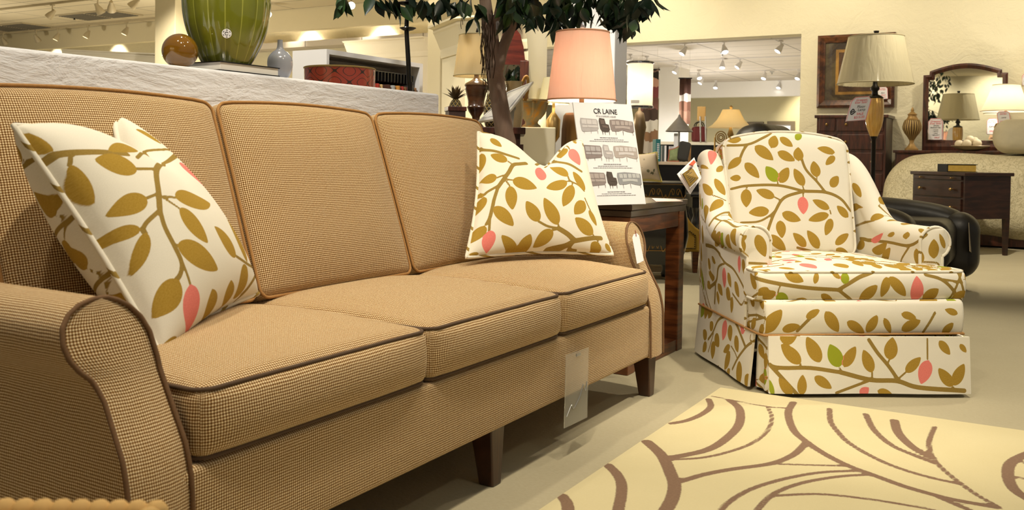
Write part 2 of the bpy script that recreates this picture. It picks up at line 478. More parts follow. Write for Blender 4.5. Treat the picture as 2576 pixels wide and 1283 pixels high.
# patch: rbox faces carry their own cloth region (3 m apart) so prints never mix
def _rbox(s, c, d, r=.02, res=.03, fn=None, rn=3):
    d = np.array(d, float); off = 0
    def ln(L):
        e = np.array([L/2-r+r*math.tan(PI/4*k/rn) for k in range(rn+1)])
        m = max(1, int(round((L-2*r)/res))); inn = np.linspace(-(L/2-r), L/2-r, m+1)
        return np.concatenate([-e[:0:-1], inn, e[1:]])
    L = [ln(x) for x in d]
    for ax in range(3):
        i, j = [(1, 2), (2, 0), (0, 1)][ax]
        for sg in (-1, 1):
            A, B = np.meshgrid(L[i], L[j], indexing='ij')
            p = np.zeros(A.shape+(3,)); p[..., i] = A; p[..., j] = B; p[..., ax] = sg*d[ax]/2
            q = np.clip(p, -(d/2-r), d/2-r); o = p-q
            o /= np.maximum(np.linalg.norm(o, axis=2, keepdims=True), 1e-9)
            p2 = q+r*o
            if fn is not None: p2 = fn(p2)
            U = np.stack([A+off*3.0, B], -1); off += 1
            s.grid(p2+np.array(c), flip=(sg < 0), uv=U)
    return s
MB.rbox = _rbox
def fill_pattern(o, seed, px=None, br=None, tr=None, wr=.47, mix=False):
    """px prints where the photo shows them, a rambling print on the rest"""
    U = uv_of(o); face = np.round(U[:, 0]/3).astype(int); n = len(U)
    L, B = [], []
    if px:
        f = tr or (lambda x, y: (x, y))
        P = [(*f(a[0], a[1]), *f(a[2], a[3]), *a[4:]) for a in px]
        Bq = [[b_[0]]+[f(*q) for q in b_[1:]] for b_ in (br or [])]
        L, B = pattern_px(o, P, Bq, wr=wr, fill=True)
    cnt = {}
    for l in L: k = int(round(l[0][0]/3)); cnt[k] = cnt.get(k, 0)+1
    for k in sorted(set(face.tolist())):
        if cnt.get(k, 0) >= 7 and not mix: continue
        Q = U[face == k].copy(); Q[:, 0] -= 3*k
        gl, gb = grow(Q, seed+k)
        near = [np.array(l[0])-np.array([3*k, 0]) for l in L if int(round(l[0][0]/3)) == k]+[np.array(l[1])-np.array([3*k, 0]) for l in L if int(round(l[0][0]/3)) == k]
        far_ = lambda p, m: all(math.dist(p, q) > m for q in near)
        sh = lambda p: (p[0]+3*k, p[1])
        L += [(sh(p), sh(q), w, t) for p, q, w, t in gl if far_(p, .055) and far_(q, .055)]
        for pts, w in gb:
            for i in range(len(pts)-1):
                if far_(pts[i], .05) and far_(pts[i+1], .05): B.append(([sh(pts[i]), sh(pts[i+1])], w))
    set_pattern(o, L, B, U)

# ------------------------------------------------------------------ shared materials
TWEED = weave()
PIPE = plain('dark_welt', '#54402f', .9, var=.25, vscale=160)
PIPE2 = plain('tan_welt', '#a87c48', .9, var=.3, vscale=220)
PIPE3 = plain('brown_welt', '#6e5136', .9, var=.3, vscale=200)
PRINT = leaf_fabric()
LEGWOOD = wood('walnut_leg', '#2e1a10', '#4a2c1a', .35)
WALNUT = wood('walnut_table', '#40200f', '#7a4522', .32, (3, 3, 30))
DARKTOP = wood('espresso_top', '#1c110c', '#37251a', .25, (3, 25, 3), .5)
MAHOG = wood('mahogany', '#2a130b', '#54291a', .38, (20, 3, 3))
BLACKW = plain('black_lacquer', '#0c0b0b', .3, var=.1, coat=.4)
PLASTERW = plaster('white_plaster', '#e0e1e8', .7, 7, .85, (1, .55, 1.7))
PLASTERY = plaster('cream_plaster', '#dfd8be', 1.0, 3.2)
CREAMW = plain('cream_paint', '#e0d6b8', .8, var=.02)
WHITEW = plain('white_paint', '#e6e3dc', .55, var=.02)
LAVW = plain('grey_white_paint', '#d6d8de', .6, var=.02)
BRASS = plain('antique_brass', '#a88a55', .35, .9)
BLACKM = plain('black_metal', '#15110f', .35, .4, coat=.3)
STEEL = plain('brushed_steel', '#b9bcc0', .3, .9)
CARD = plain('white_card', '#e4e4ea', .6, var=.01)
PINKINK = plain('pink_ink', '#e0606a', .6)
BLACKINK = plain('black_ink', '#23232a', .6)
GREYINK = plain('grey_ink', '#8b8b93', .6)

# ------------------------------------------------------------------ the setting
def tiles(name, col, size=.61):
    m, nt, p = newmat(name)
    b = nt.nodes.new('ShaderNodeTexBrick'); b.offset = 0
    b.inputs['Scale'].default_value = 1; b.inputs['Mortar Size'].default_value = .012
    b.inputs['Brick Width'].default_value = 1.22; b.inputs['Row Height'].default_value = size; b.inputs['Mortar Smooth'].default_value = .2
    b.inputs['Color1'].default_value = (*lin(col), 1); b.inputs['Color2'].default_value = (*[x*.97 for x in lin(col)], 1)
    b.inputs['Mortar'].default_value = (*[x*.38 for x in lin(col)], 1)
    nt.links.new(coord(nt), b.inputs['Vector']); nt.links.new(b.outputs[0], p.inputs['Base Color']); p.inputs['Roughness'].default_value = .9
    return m
fm, nt, p = newmat('concrete_carpet')
n1 = noise(nt, 1.3, 4, .6, coord(nt)); n2 = noise(nt, 90, 3, .6, coord(nt))
c = mixc(nt, n1, lin('#a29a82'), lin('#b9b098')); c = mixc(nt, mth(nt, 'MULTIPLY', n2, .35), c, lin('#8d8468'))
nt.links.new(c, p.inputs['Base Color']); p.inputs['Roughness'].default_value = .9; p.inputs['Specular IOR Level'].default_value = .15
bump(nt, p, n2, .35, .004)
struct(MB().box((-26, -6.2, -.1), (5, 24.5, 0)).build('floor', fm, smooth=False))

# low plaster wall behind the sofa, its top edge rounded over
WX = -2.1
struct(MB().rbox(((WX-.17/2), .9, .536), (.17, 4.26, 1.072), .012, .3).build('wall_half', PLASTERW))
# wall beyond with openings
YB = 11.6
hl = YP(2016, 85, YB)
OPX1 = hl[0]; OPZ = hl[2]; OPX0 = YP(1560, 200, YB)[0]-.35
struct(MB().box((OPX1, YB, 0), (5, YB+.25, 3.2)).box((-7.0, YB, OPZ), (OPX1, YB+.25, 3.2)).build('wall_back', PLASTERY, smooth=False))
CEILM = tiles('ceiling_tile', '#d8cdb4')
struct(MB().box((-26, 6.2, 3.2), (5, YB+1.2, 3.3)).build('ceiling', CEILM, smooth=False))
struct(MB().box((-26, -6.2, 3.2), (5, -2.0, 3.3)).build('ceiling_rear', CEILM, smooth=False))
struct(MB().box((-26, -6.3, 0), (5, -6.1, 3.2)).build('wall_rear', PLASTERY, smooth=False))
# lit recess to the left: soffit in the plane of the back wall, washed wall behind it
sz = YP(388, 103, YB)[2]
struct(MB().box((-26, YB, sz), (-7.0, YB+.12, 3.2)).build('trim_soffit', CREAMW, smooth=False))
struct(MB().box((-26, YB+.62, 0), (-6.9, YB+.8, 3.2)).build('wall_washed', PLASTERY, smooth=False))
# further room through the opening
FZ = 2.6
struct(MB().box((-14, YB+.25, FZ), (-1.2, 24.5, FZ+.1)).build('ceiling_far', tiles('far_ceiling_tile', '#cfc8bf'), smooth=False))
fs = YP(1900, 243, 21.4)[2]
struct(MB().box((-14, 21.4, fs), (-1.2, 21.6, FZ)).build('trim_far_soffit', WHITEW, smooth=False))
struct(MB().box((-14, 23.0, 0), (-1.2, 23.2, FZ)).build('wall_far', plain('khaki_paint', '#cfc7a2', .8, var=.02), smooth=False))
struct(MB().box((-2.2, YB+.25, 0), (-2.05, 23, FZ)).build('wall_far_right', CREAMW, smooth=False))
px0 = YP(1657, 300, 17.5)[0]; px1 = YP(1706, 300, 17.5)[0]
struct(MB().box((px0, 17.5, 0), (px1, 18.1, FZ)).build('wall_far_pier', WHITEW, smooth=False))

# columns and display walls
def column(name, xa, xb, Y, depth, z1, mat):
    a = YP(xa, 150, Y)[0]; b = YP(xb, 150, Y)[0]
    return struct(MB().box((a, Y, 0), (b, Y+depth, z1)).build(name, mat, smooth=False, bevel=.008))
column('wall_post_left', 389, 440, 8.0, .5, 3.3, CREAMW)
column('wall_post_mid', 1075, 1107, 7.6, .45, 3.3, CREAMW)
column('wall_post_right', 1395, 1546, 7.2, .26, 3.3, LAVW)

def crown(mb, path, z, out=.10, h=.17):
    """stepped crown moulding along a polyline seen from its right side"""
    prof = [(0, -h), (.012, -h), (.02, -h*.8), (.02, -h*.72), (.045, -h*.5), (.075, -h*.25), (.085, -h*.2), (.085, -h*.1), (out, -h*.06), (out, 0), (0, 0)]
    path = [np.array(q, float) for q in path]; rows = []
    for i, q in enumerate(path):
        d = []
        if i > 0: d.append((path[i]-path[i-1])/np.linalg.norm(path[i]-path[i-1]))
        if i < len(path)-1: d.append((path[i+1]-path[i])/np.linalg.norm(path[i+1]-path[i]))
        ns = [np.array([v[1], -v[0]]) for v in d]; m = sum(ns)/len(ns); m = m/(m@ns[0])
        rows.append([(q[0]+m[0]*o, q[1]+m[1]*o, z+dz) for o, dz in prof])
    mb.grid(rows); mb.fan(rows[0]); mb.fan(rows[-1], True)
    return mb
# left partition with crown (runs away from us), second partition facing us, corner pavilion by the tree
zl = ZP(388, 136, 2.1); z2 = ZP(158, 126, 2.1)
dv = (zl[:2]-z2[:2])/np.linalg.norm(zl[:2]-z2[:2]); pe = zl[:2]+dv*.9; nv = np.array([dv[1], -dv[0]])
struct(crown(MB(), [z2[:2], pe], 2.1, .12, .2).prism([tuple(z2[:2]), tuple(pe), tuple(pe-nv*.2), tuple(z2[:2]-nv*.2)], lambda u, v, w: (u, v, w), 0, 2.099).build('wall_partition_left', WHITEW, smooth=False))
q0 = YP(878, 106, 8.3); q1 = YP(1080, 94, 8.3)
struct(crown(MB(), [(q0[0], 8.3), (q1[0], 8.3)], q1[2], .12, .2).box((q0[0], 8.3, 0), (q1[0], 8.5, q1[2])).build('wall_partition_mid', plain('partition_paint', '#d9d0bd', .7, var=.02), smooth=False))
dd = 7.3
k0 = DP(1113, 95, dd+.55); k1 = DP(1172, 47, dd); zt = k1[2]
k0 = np.array([k0[0], k0[1]]); k1 = np.array([k1[0], k1[1]]); k2 = np.array([YP(1330, 50, k1[1])[0], k1[1]])
struct(crown(MB(), [k0, k1, k2], zt, .13, .26).prism([tuple(k0), tuple(k1), tuple(k2), (k2[0], k2[1]+.3), (k0[0], k0[1]+.3)], lambda u, v, w: (u, v, w), 0, zt-.001).build('wall_pavilion', CREAMW, smooth=False))

# ------------------------------------------------------------------ sofa
SY = 2.01
sofa = thing('sofa', 'three-seat tan tweed sofa with rolled arms, beside the low plaster wall', 'sofa', (-1.6, SY, 0))
def cush_pipe(mb, hx, hy, z, r=.006, rad=.03, fn=None):
    pts = []
    for cx, cy, a0 in ((hx-rad, hy-rad, 0), (-hx+rad, hy-rad, PI/2), (-hx+rad, -hy+rad, PI), (hx-rad, -hy+rad, 1.5*PI)):
        for k in range(5): pts.append((cx+rad*math.cos(a0+k*PI/8), cy+rad*math.sin(a0+k*PI/8), z))
    # extra points on the long runs
    out = []
    for i in range(len(pts)):
        a, b = np.array(pts[i]), np.array(pts[(i+1) % len(pts)])
        k = max(1, int(np.linalg.norm(b-a)/.03))
        out += [a+(b-a)*t/k for t in range(k)]
    out = np.array(out)
    if fn is not None: out = fn(out)
    mb.tube(out, r, 8, closed=True); return mb
# arms
zr = np.concatenate([np.linspace(.146, .47, 12), .603-.125*np.cos(np.linspace(.02, .5*PI, 18))[:]**1.0])
zr = np.unique(np.round(np.concatenate([np.linspace(.146, .478, 13), .478+.125*np.sin(np.linspace(.08, PI/2, 18))]), 5))
O_y = np.interp(zr, [.146, .30, .42, .466, .486, .502, .52, .542, .566, .585, .597, .6025, .603], [.912, .910, .912, .912, .9, .883, .872, .866, .87, .884, .905, .93, .945])
I_y = np.interp(zr, [.146, .40, .50, .54, .565, .585, .597, .6025, .603], [1.03, 1.028, 1.026, 1.021, 1.01, .992, .972, .955, .945])
XF = np.interp(zr, [.146, .30, .36, .42, .48, .54, .603], [-1.186, -1.19, -1.203, -1.235, -1.266, -1.285, -1.305])
for side in (0, 1):
    mir = (lambda y: y) if side == 0 else (lambda y: 2*SY-y)
    mb = MB(); S = np.linspace(0, 1, 14); XB = -2.06
    for Yv, fl in ((O_y, False), (I_y[::-1], False)):
        zz = zr if Yv is O_y else zr[::-1]; xf = XF if Yv is O_y else XF[::-1]
        P = [[(xb, mir(y), z) for xb, y, z in [(XB+(x-XB)*s, y, z) for s in S]] for x, y, z in zip(xf, Yv, zz)]
        mb.grid(np.array(P), flip=(side == 1))
    cols = np.linspace(0, 1, 9)
    P = [[(x+.008*math.sin(PI*c_)*1, mir(a+(b-a)*c_), z) for c_ in cols] for x, a, b, z in zip(XF, O_y, I_y, zr)]
    mb.grid(np.array(P))
    arm = mb.build('arm', TWEED, sofa)
    path = [(x+.004, mir(y), z) for x, y, z in zip(XF, O_y, zr)]+[(x+.004, mir(y), z) for x, y, z in zip(XF[::-1], I_y[::-1], zr[::-1])][1:]
    MB().tube(smooth_path(path, 90), .0042, 8).build('welt', PIPE3, arm)
    # seam under the roll, outer side
    MB().tube([(x, mir(.9115), .475) for x in np.linspace(-2.0, -1.27, 12)], .004, 6).build('seam', PIPE2, arm)
# body
MB().rbox((-1.62, SY, .236), (.86, 2.06, .18), .014, .06).build('base', TWEED, sofa)
def tops(p):
    p = p.copy(); return p
MB().rbox((-2.005, SY, .53), (.13, 2.26, .77), .05, .06).build('back_frame', TWEED, sofa)
# seat cushions
W = .645
for k in range(3):
    y0 = SY+(k-1)*W; a, b, h = .30, W/2-.003, .125/2
    def fn(p, a=a, b=b, h=h, k=k):
        p = p.copy(); x, y, z = p[..., 0], p[..., 1], p[..., 2]
        cr = np.clip(1-(x/a)**2, 0, 1)**.8*np.clip(1-(y/b)**4, 0, 1)
        p[..., 2] = z+np.clip(z/h, 0, 1)*.040*cr
        fb = np.clip(1-(z/h)**2, 0, 1)
        p[..., 0] = x+np.clip(x/a, 0, 1)**4*.020*fb*np.clip(1-(y/b)**6, 0, 1)
        p[..., 1] = y+np.sign(y)*np.clip(abs(y)/b, 0, 1)**4*.004*fb
        return p
    c = (-1.488, y0, .39)
    cu = MB().rbox(c, (2*a, 2*b, 2*h), .026, .03, fn, 4).build('seat_cushion', TWEED, sofa)
    pm = MB()
    for zz in (h-.006, -h+.006): cush_pipe(pm, a-.003, b-.003, zz, .0042, .03)
    pm.v = [v+np.array(c) for v in pm.v]
    pm.build('welt', PIPE, cu)
# back cushions
tilt = math.radians(19)
for k in range(3):
    y0 = SY+(k-1)*W; hx, hy, hz = .085, W/2-.004, .265
    def fn(p, hx=hx, hy=hy, hz=hz):
        p = p.copy(); x, y, z = p[..., 0], p[..., 1], p[..., 2]
        cr = np.clip(1-(y/hy)**4, 0, 1)*np.clip(1-(z/hz)**4, 0, 1)
        p[..., 0] = x+np.clip(x/hx, -1, 1)*.035*cr
        p[..., 2] = z+np.clip(z/hz, 0, 1)**3*(.012*np.cos(y/hy*PI/2)-.008*np.clip((abs(y)/hy-.8)/.2, 0, 1)**2)
        return p
    nrm = np.array([math.cos(tilt), 0, math.sin(tilt)]); mid = np.array([-1.775, y0, .722])
    ctr = mid-nrm*(hx+.012)
    Mx = Matrix.Translation(Vector(ctr)) @ Matrix.Rotation(-tilt, 4, 'Y')
    cu = MB().rbox((0, 0, 0), (2*hx, 2*hy, 2*hz), .03, .03, fn, 4).xf(Mx).build('back_cushion', TWEED, sofa)
    pts = []
    for cy_, cz_, a0 in ((hy-.03, hz-.03, 0), (-hy+.03, hz-.03, PI/2), (-hy+.03, -hz+.03, PI), (hy-.03, -hz+.03, 1.5*PI)):
        for q in range(6): pts.append((cy_+.026*math.cos(a0+q*PI/10), cz_+.026*math.sin(a0+q*PI/10)))
    out = []
    for i in range(len(pts)):
        A_, B_ = np.array(pts[i]), np.array(pts[(i+1) % len(pts)]); q = max(1, int(np.linalg.norm(B_-A_)/.03))
        out += [A_+(B_-A_)*t/q for t in range(q)]
    P = np.array([(hx-.007, y, z) for y, z in out])
    P = fn(P)
    MB().tube(P, .0042, 8, closed=True).xf(Mx).build('welt', PIPE2, cu)
# legs
for lx, lean in ((-1.235, .012), (-1.98, -.012)):
    for ly in (.962, SY, 3.058):
        MB().taper((lx+lean, ly, 0), (.042, .042), (lx, ly, .16), (.068, .068)).build('leg', LEGWOOD, sofa, smooth=False, bevel=.004)

# ------------------------------------------------------------------ throw pillows
def pillow(name, label, BL, BR, TL, TR, thick, chop, px, br, tr, seed, n=104, chop_u=.5):
    BL, BR, TL, TR = [np.array(q, float) for q in (BL, BR, TL, TR)]
    nrm = np.cross(BR-BL, TL-BL); nrm /= np.linalg.norm(nrm)
    up = ((TL+TR)-(BL+BR))/2; L = np.linalg.norm(up); upn = up/L
    t = thing(name, label, 'pillow', (BL+BR)/2, 0, 'leaf print throw pillows')
    def P(u, v, sg):
        # edges drawn in between the corners
        iu = .035*math.sin(PI*v)*(1-2*u)*1.0; iv = .03*math.sin(PI*u)*(1-2*v)
        uu = u+iu; vv = v+iv
        q = BL*(1-uu)*(1-vv)+BR*uu*(1-vv)+TL*(1-uu)*vv+TR*uu*vv
        g = math.exp(-((u-chop_u)/.22)**2)
        q = q-upn*chop*g*vv**3.0
        e = max(0, (4*u*(1-u)))**.5*max(0, (4*v*(1-v)))**.5
        prof = e**.9*(1-.18*g*v)
        return q+nrm*sg*thick/2*prof
    pr = []
    for sg in (1, -1):
        G = np.array([[P(i/n, j/n, sg) for j in range(n+1)] for i in range(n+1)])
        U = np.array([[(i/n*.5+(0 if sg > 0 else 3.0), j/n*.5) for j in range(n+1)] for i in range(n+1)])
        mb = MB().grid(G, flip=(sg < 0), uv=U)
        o = mb.build('cover_front' if sg > 0 else 'cover_back', PRINT, t, weld=False)
        fill_pattern(o, seed, px if sg > 0 else None, br, tr)
    e = [P(i/n, 0, 0) for i in range(n)]+[P(1, i/n, 0) for i in range(n)]+[P(1-i/n, 1, 0) for i in range(n)]+[P(0, 1-i/n, 0) for i in range(n)]
    w = MB().tube(np.array(e), .0058, 8, closed=True).build('welt', PRINT, t)
    set_pattern(w, [], [([(0, 0), (0, .001)], .01)], np.array([[math.sin(v.co.z*60+v.co.x*35)*.02, 0] for v in w.data.vertices]))
    return t
s6 = lambda x, y: (x/2.004, 260+y/2.004)
P1L = [(265,250,90,150,0,.5),(350,310,470,525),(690,330,475,285),(740,475,525,575),(710,635,455,715,0,.28),(735,650,650,880,0,.36),(885,475,1060,505,0,.45),
 (905,530,1050,705),(895,715,1100,840),(905,305,1045,425,1,.42),(900,890,770,1090,0,.6),(960,915,965,1155,1,.42),(1190,770,1080,620,0,.4),(1245,800,1140,575,0,.3),
 (1245,825,1175,980,0,.3),(1100,1040,1165,890,0,.3),(1050,1090,1070,935,0,.3),(1120,490,1080,400,0,.3),(690,235,545,240,0,.4),(830,195,680,130,0,.4),(930,1200,800,1235,0,.5)]
P1B = [[.014,(905,250),(850,290),(790,330),(800,450),(805,530)],[.011,(805,530),(830,620),(880,720),(915,800),(910,860),(880,900)],[.008,(790,330),(740,330),(690,330)],
 [.008,(690,275),(740,240),(870,235),(910,250)],[.009,(805,540),(740,600),(720,640),(735,655)],[.014,(260,265),(350,250),(500,245),(640,255)],[.012,(270,275),(230,300),(190,330)],
 [.007,(355,255),(352,312)],[.006,(800,455),(740,478)],[.005,(822,470),(885,475)],[.005,(830,480),(905,530)],[.006,(875,715),(900,715)],[.006,(920,800),(960,915)],
 [.008,(1190,770),(1240,805),(1290,850),(1250,930),(1180,1000)],[.007,(710,635),(725,640)]]
pillow('throw_pillow', 'leaf print pillow leaning in the near corner of the sofa behind the rolled arm',
       (-1.405, 1.145, .462), (-1.665, 1.64, .492), DP(34, 316, 1.70), DP(290, 285, 2.12), .25, .13, P1L, P1B, s6, 5, chop_u=.62)
s7 = lambda x, y: (1160+x/3.665, 310+y/3.665)
P2L = [(150,215,150,120,0,.75),(270,140,375,220,0,.4),(180,285,145,490,0,.4),(425,350,270,290),(330,500,160,560),(475,525,700,600,0,.45),(450,580,475,800,0,.5),(200,650,140,700,0,.7),
 (215,680,120,865,0,.45),(305,770,485,950),(215,945,90,1110,0,.5),(260,990,230,1205,1,.58),(715,905,600,715,0,.52),(890,935,765,685,0,.42),(975,535,785,600),(1025,570,940,768,0,.5),
 (985,490,815,405,0,.38),(940,240,920,322,0,1.2),(1000,245,1095,390,1,.55),(785,440,690,400,1,.9),(735,525,730,410,1,.9),(1140,620,1030,445,0,.3),(1135,720,1045,840,0,.75),(1215,1025,1050,870,0,.5),
 (845,985,660,1145,0,.48),(510,1215,370,1030,0,.5),(540,1205,640,1020,0,.5),(1260,1095,1205,1220,0,.8),(1040,165,1060,190,0,.8),(160,1210,60,1215,0,.4),(1330,1110,1385,1190,0,.4),(1180,800,1250,950,0,.25)]
P2L = [q for q in P2L if q[:4] != (785,440,690,400)]
P2B = [[.012,(165,245),(300,255),(420,290),(530,325)],[.008,(165,245),(125,270)],[.016,(600,370),(540,375),(480,385),(440,450),(390,520),(340,590)],[.012,(340,590),(305,700),(290,770),(265,870),(235,930)],
 [.008,(265,870),(258,990)],[.006,(430,350),(475,380)],[.006,(390,480),(330,503)],[.006,(405,515),(475,525)],[.006,(405,520),(450,580)],[.010,(335,580),(240,635),(215,660)],
 [.012,(690,385),(780,350),(900,360),(1000,380),(1110,445)],[.008,(770,410),(830,372),(900,360)],[.008,(985,490),(1005,530),(1080,570),(1135,625)],[.006,(975,535),(1020,540),(1025,570)],
 [.009,(715,905),(800,950),(900,970)],[.007,(895,930),(905,970)],[.018,(900,970),(980,1020),(1040,1075)],[.016,(1290,1060),(1200,1060),(1040,1085)],[.016,(1040,1085),(960,1130),(850,1160),(740,1205)],
 [.008,(845,985),(890,975)],[.007,(1215,1025),(1225,1050)],[.006,(935,210),(1000,240)],[.006,(945,215),(940,240)],[.010,(1040,1090),(990,1170),(1060,1200)],[.006,(1140,690),(1180,780),(1215,850)],[.006,(1260,1070),(1260,1095)]]
pillow('throw_pillow', 'leaf print pillow at the far end of the sofa next to the standing sign',
       XP(1173, 648, -1.60), YP(1541, 641, 2.955), XP(1203, 333, -1.73), YP(1462, 352, 3.03), .17, .13, P2L, P2B, s7, 9, chop_u=.55)

# ------------------------------------------------------------------ armchair
CA = math.radians(37)
chair = thing('skirted_armchair', 'cream armchair printed with gold leaf branches, skirted base, at the rug edge', 'armchair', (-.5675, 3.4936, 0), CA)
kw = dict(parent=chair, world=False)
s1 = lambda x, y: (1700+x/1.8325, 320+y/1.8325)
# skirt
def skirt_panel(ax0, ax1, z0=.014, z1=.213, flare=.018, outn=(0, -1), seed=1, px=None, br=None, th=.010):
    a = np.array(ax0); b = np.array(ax1); on_ = np.array(outn); n = max(6, int(np.linalg.norm(b-a)/.005)); m = 40
    rows = []
    for j in range(m+1):
        v = j/m; z = z0+(z1-z0)*v
        rows.append([(*(a+(b-a)*i/n+on_*(flare*(1-v)+.004*math.sin(i/n*PI*3)*(1-v))), z) for i in range(n+1)])
    P = np.array(rows).transpose(1, 0, 2)
    L = np.linalg.norm(b-a)
    U = np.array([[(i/n*L, z0+(z1-z0)*j/m) for j in range(m+1)] for i in range(n+1)])
    Q = P-np.array([*(on_*th), 0])
    mb = MB().grid(P, uv=U).grid(Q, flip=True, uv=U+np.array([3., 0]))
    mb.grid(np.stack([P[:, 0], Q[:, 0]], 1)).grid(np.stack([P[:, -1], Q[:, -1]], 1), flip=True).grid(np.stack([P[0], Q[0]], 1), flip=True).grid(np.stack([P[-1], Q[-1]], 1))
    o = mb.build('skirt_panel', PRINT, weld=False, **kw)
    fill_pattern(o, seed, px, br, s1); return o
SKL = [(575,1090,485,1000),(665,1083,603,965),(755,1105,710,1000,2,.6),(775,1105,830,1010),(905,1130,865,1025),(985,1072,1000,968,0,.6),(1060,1130,1130,1060),(1165,1075,1130,1185,1,.55),
 (1215,985,1265,1050),(1275,1195,1210,1110),(1280,1190,1330,1090),(640,1150,720,1205),(580,1235,585,1140),(535,1235,475,1155),(450,1240,430,1160,2,.6),(850,1235,890,1200,1,.8),(480,975,560,958,0,.5),(930,1215,1000,1235,0,.5),(1310,1000,1340,1040,0,.5)]
SKB = [[.014,(415,1060),(440,1100),(500,1110),(620,1110),(760,1130)],[.016,(760,1130),(900,1165),(1020,1170),(1120,1200),(1330,1215)],[.013,(890,980),(930,1040),(980,1100),(1025,1165)],
 [.010,(740,1225),(820,1195),(900,1165)],[.006,(1160,975),(1160,1070)],[.006,(575,1110),(575,1090)],[.006,(755,1110),(765,1125)],[.006,(905,1160),(905,1130)],[.006,(985,1072),(975,1090)],[.006,(1020,1165),(1060,1130)],[.006,(1275,1195),(1290,1210)]]
skirt_panel((-.362, 0), (.362, -.05), seed=21, px=SKL, br=SKB)
s9 = lambda x, y: (1750+x/3.467, 640+y/3.467)
_s1 = s1; s1 = s9
skirt_panel((-.384, .70), (-.384, .085), outn=(-1, 0), seed=22, px=[(85,405,45,550,2,.4),(105,412,80,565,0,.3),(145,432,110,560,0,.35),(185,460,185,530,0,.5),(150,655,125,590,0,.7),(95,735,65,660,0,.6),(170,700,205,805,0,.5),(265,575,235,750,1,.28),(295,615,305,760,0,.3),(345,710,370,855,0,.3),(300,800,240,850,0,.7),(155,755,145,915,0,.25),(300,850,250,1005,0,.3),(505,820,425,995,0,.32),(380,930,375,1155,0,.24),(430,1060,490,1180,0,.4),(270,1060,300,1000,0,.6),(95,770,60,850,0,.5),(390,640,440,620,1,.5)],
    br=[[.012,(110,740),(150,680),(200,570),(280,530)],[.014,(280,530),(350,600),(400,720),(435,810)],[.012,(435,810),(470,780),(530,745)],[.012,(435,810),(370,900),(320,1000)],[.007,(155,690),(130,780),(110,850)],[.007,(310,800),(340,850),(360,900)],[.006,(480,700),(475,740),(490,760)]])
s1 = _s1
skirt_panel((.384, .03), (.384, .70), outn=(1, 0), seed=23)
skirt_panel((.37, .715), (-.37, .715), outn=(0, 1), seed=24)
skirt_panel((-.362, .10), (-.352, .006), outn=(-1, 0), flare=.004, seed=25)
skirt_panel((.352, -.04), (.362, .06), outn=(1, 0), flare=.004, seed=26)
MB().cyl((0, .36, 0), (0, .36, .03), .29, 40).cyl((0, .36, .03), (0, .36, .2), .07, 20).build('swivel_base', BLACKM, **kw)
# seat rail above the skirt
def railfn(p):
    p = p.copy(); h = .065
    fb = np.clip(1-(p[..., 2]/h)**2, 0, 1); p[..., 1] -= .012*fb*np.clip(-p[..., 1]/.33, 0, 1)**4
    return p
RL = [(400,950,490,840),(430,945,470,860),(600,880,665,840),(690,850,750,945,0,.5),(790,895,870,950),(880,945,930,865),(1040,935,1130,890),(1230,955,1280,900),(490,935,575,915),(1040,860,1110,880,0,.5),(1300,860,1240,840,0,.5),(960,880,990,950,0,.4)]
RB = [[.012,(560,940),(600,900),(650,850)],[.010,(1140,945),(1170,900),(1195,855)],[.008,(330,900),(400,880)]]
o = MB().rbox((0, .36, .272), (.752, .70, .13), .016, .006, railfn).build('seat_rail', PRINT, weld=False, **kw); fill_pattern(o, 31, RL, RB, s1)
MB().tube([(-.386, .70, .214), (-.386, .05, .214), (-.376, .006, .214), (.376, .006, .214), (.386, .05, .214), (.386, .70, .214)], .0045, 8).build('skirt_welt', PIPE2, **kw)
# seat cushion
a_, b_, h_ = .398, .31, .056
def scf(p):
    p = p.copy(); x, y, z = p[..., 0], p[..., 1], p[..., 2]
    p[..., 2] = z+np.clip(z/h_, 0, 1)*.03*np.clip(1-(x/a_)**2, 0, 1)*np.clip(1-(y/b_)**2, 0, 1)
    fb = np.clip(1-(z/h_)**2, 0, 1)
    p[..., 0] = x*(1-.275*np.clip((y+.19)/.02, 0, 1))
    p[..., 1] = y-np.clip(-y/b_, 0, 1)**4*.016*fb-np.clip(-y/b_, 0, 1)**3*.012*np.clip(1-(x/a_)**2, 0, 1)
    return p
CL = [(500,672,590,712),(640,722,650,668),(720,668,757,700),(775,722,785,665,2,.7),(470,765,515,822,2,.7),(400,790,462,758,0,.6),(560,790,600,825,0,.7),(670,770,725,805,0,.5),(850,802,930,727,0,.45),
 (975,690,945,785,0,.42),(985,690,1060,780,0,.42),(1110,805,1110,685,1,.5),(1140,800,1212,745,0,.5),(430,745,362,772,0,.5),(580,628,648,652,1,.5),(740,628,790,650,0,.5),(860,800,800,840,0,.5),(1240,815,1320,800,0,.4),(1010,820,1060,830,0,.6)]
CB = [[.014,(350,690),(440,715),(600,740),(750,750)],[.014,(750,750),(800,720),(850,690),(905,670)],[.012,(750,750),(800,790),(830,815)],[.012,(1150,680),(1220,700),(1270,740),(1305,795)],[.008,(1220,700),(1320,715)],[.006,(470,765),(480,730)],[.006,(1110,805),(1105,830)]]
sc_ = MB().rbox((0, .345, .384), (2*a_, 2*b_, 2*h_), .02, .0055, scf).build('seat_cushion', PRINT, weld=False, **kw); fill_pattern(sc_, 41, CL, CB, s1, mix=True)
pm = MB()
for zz in (h_-.005, -h_+.005): cush_pipe(pm, a_-.003, b_-.003, zz, .0055, .03, scf)
pm.v = [v+np.array((0, .345, .384)) for v in pm.v]
w = pm.build('welt', PRINT, sc_, world=False)
def stripes(w): set_pattern(w, [], [([(0, 0), (0, .001)], .012)], np.array([[math.sin(v.co.x*41+v.co.z*53+v.co.y*37)*.02, 0] for v in w.data.vertices]))
stripes(w)
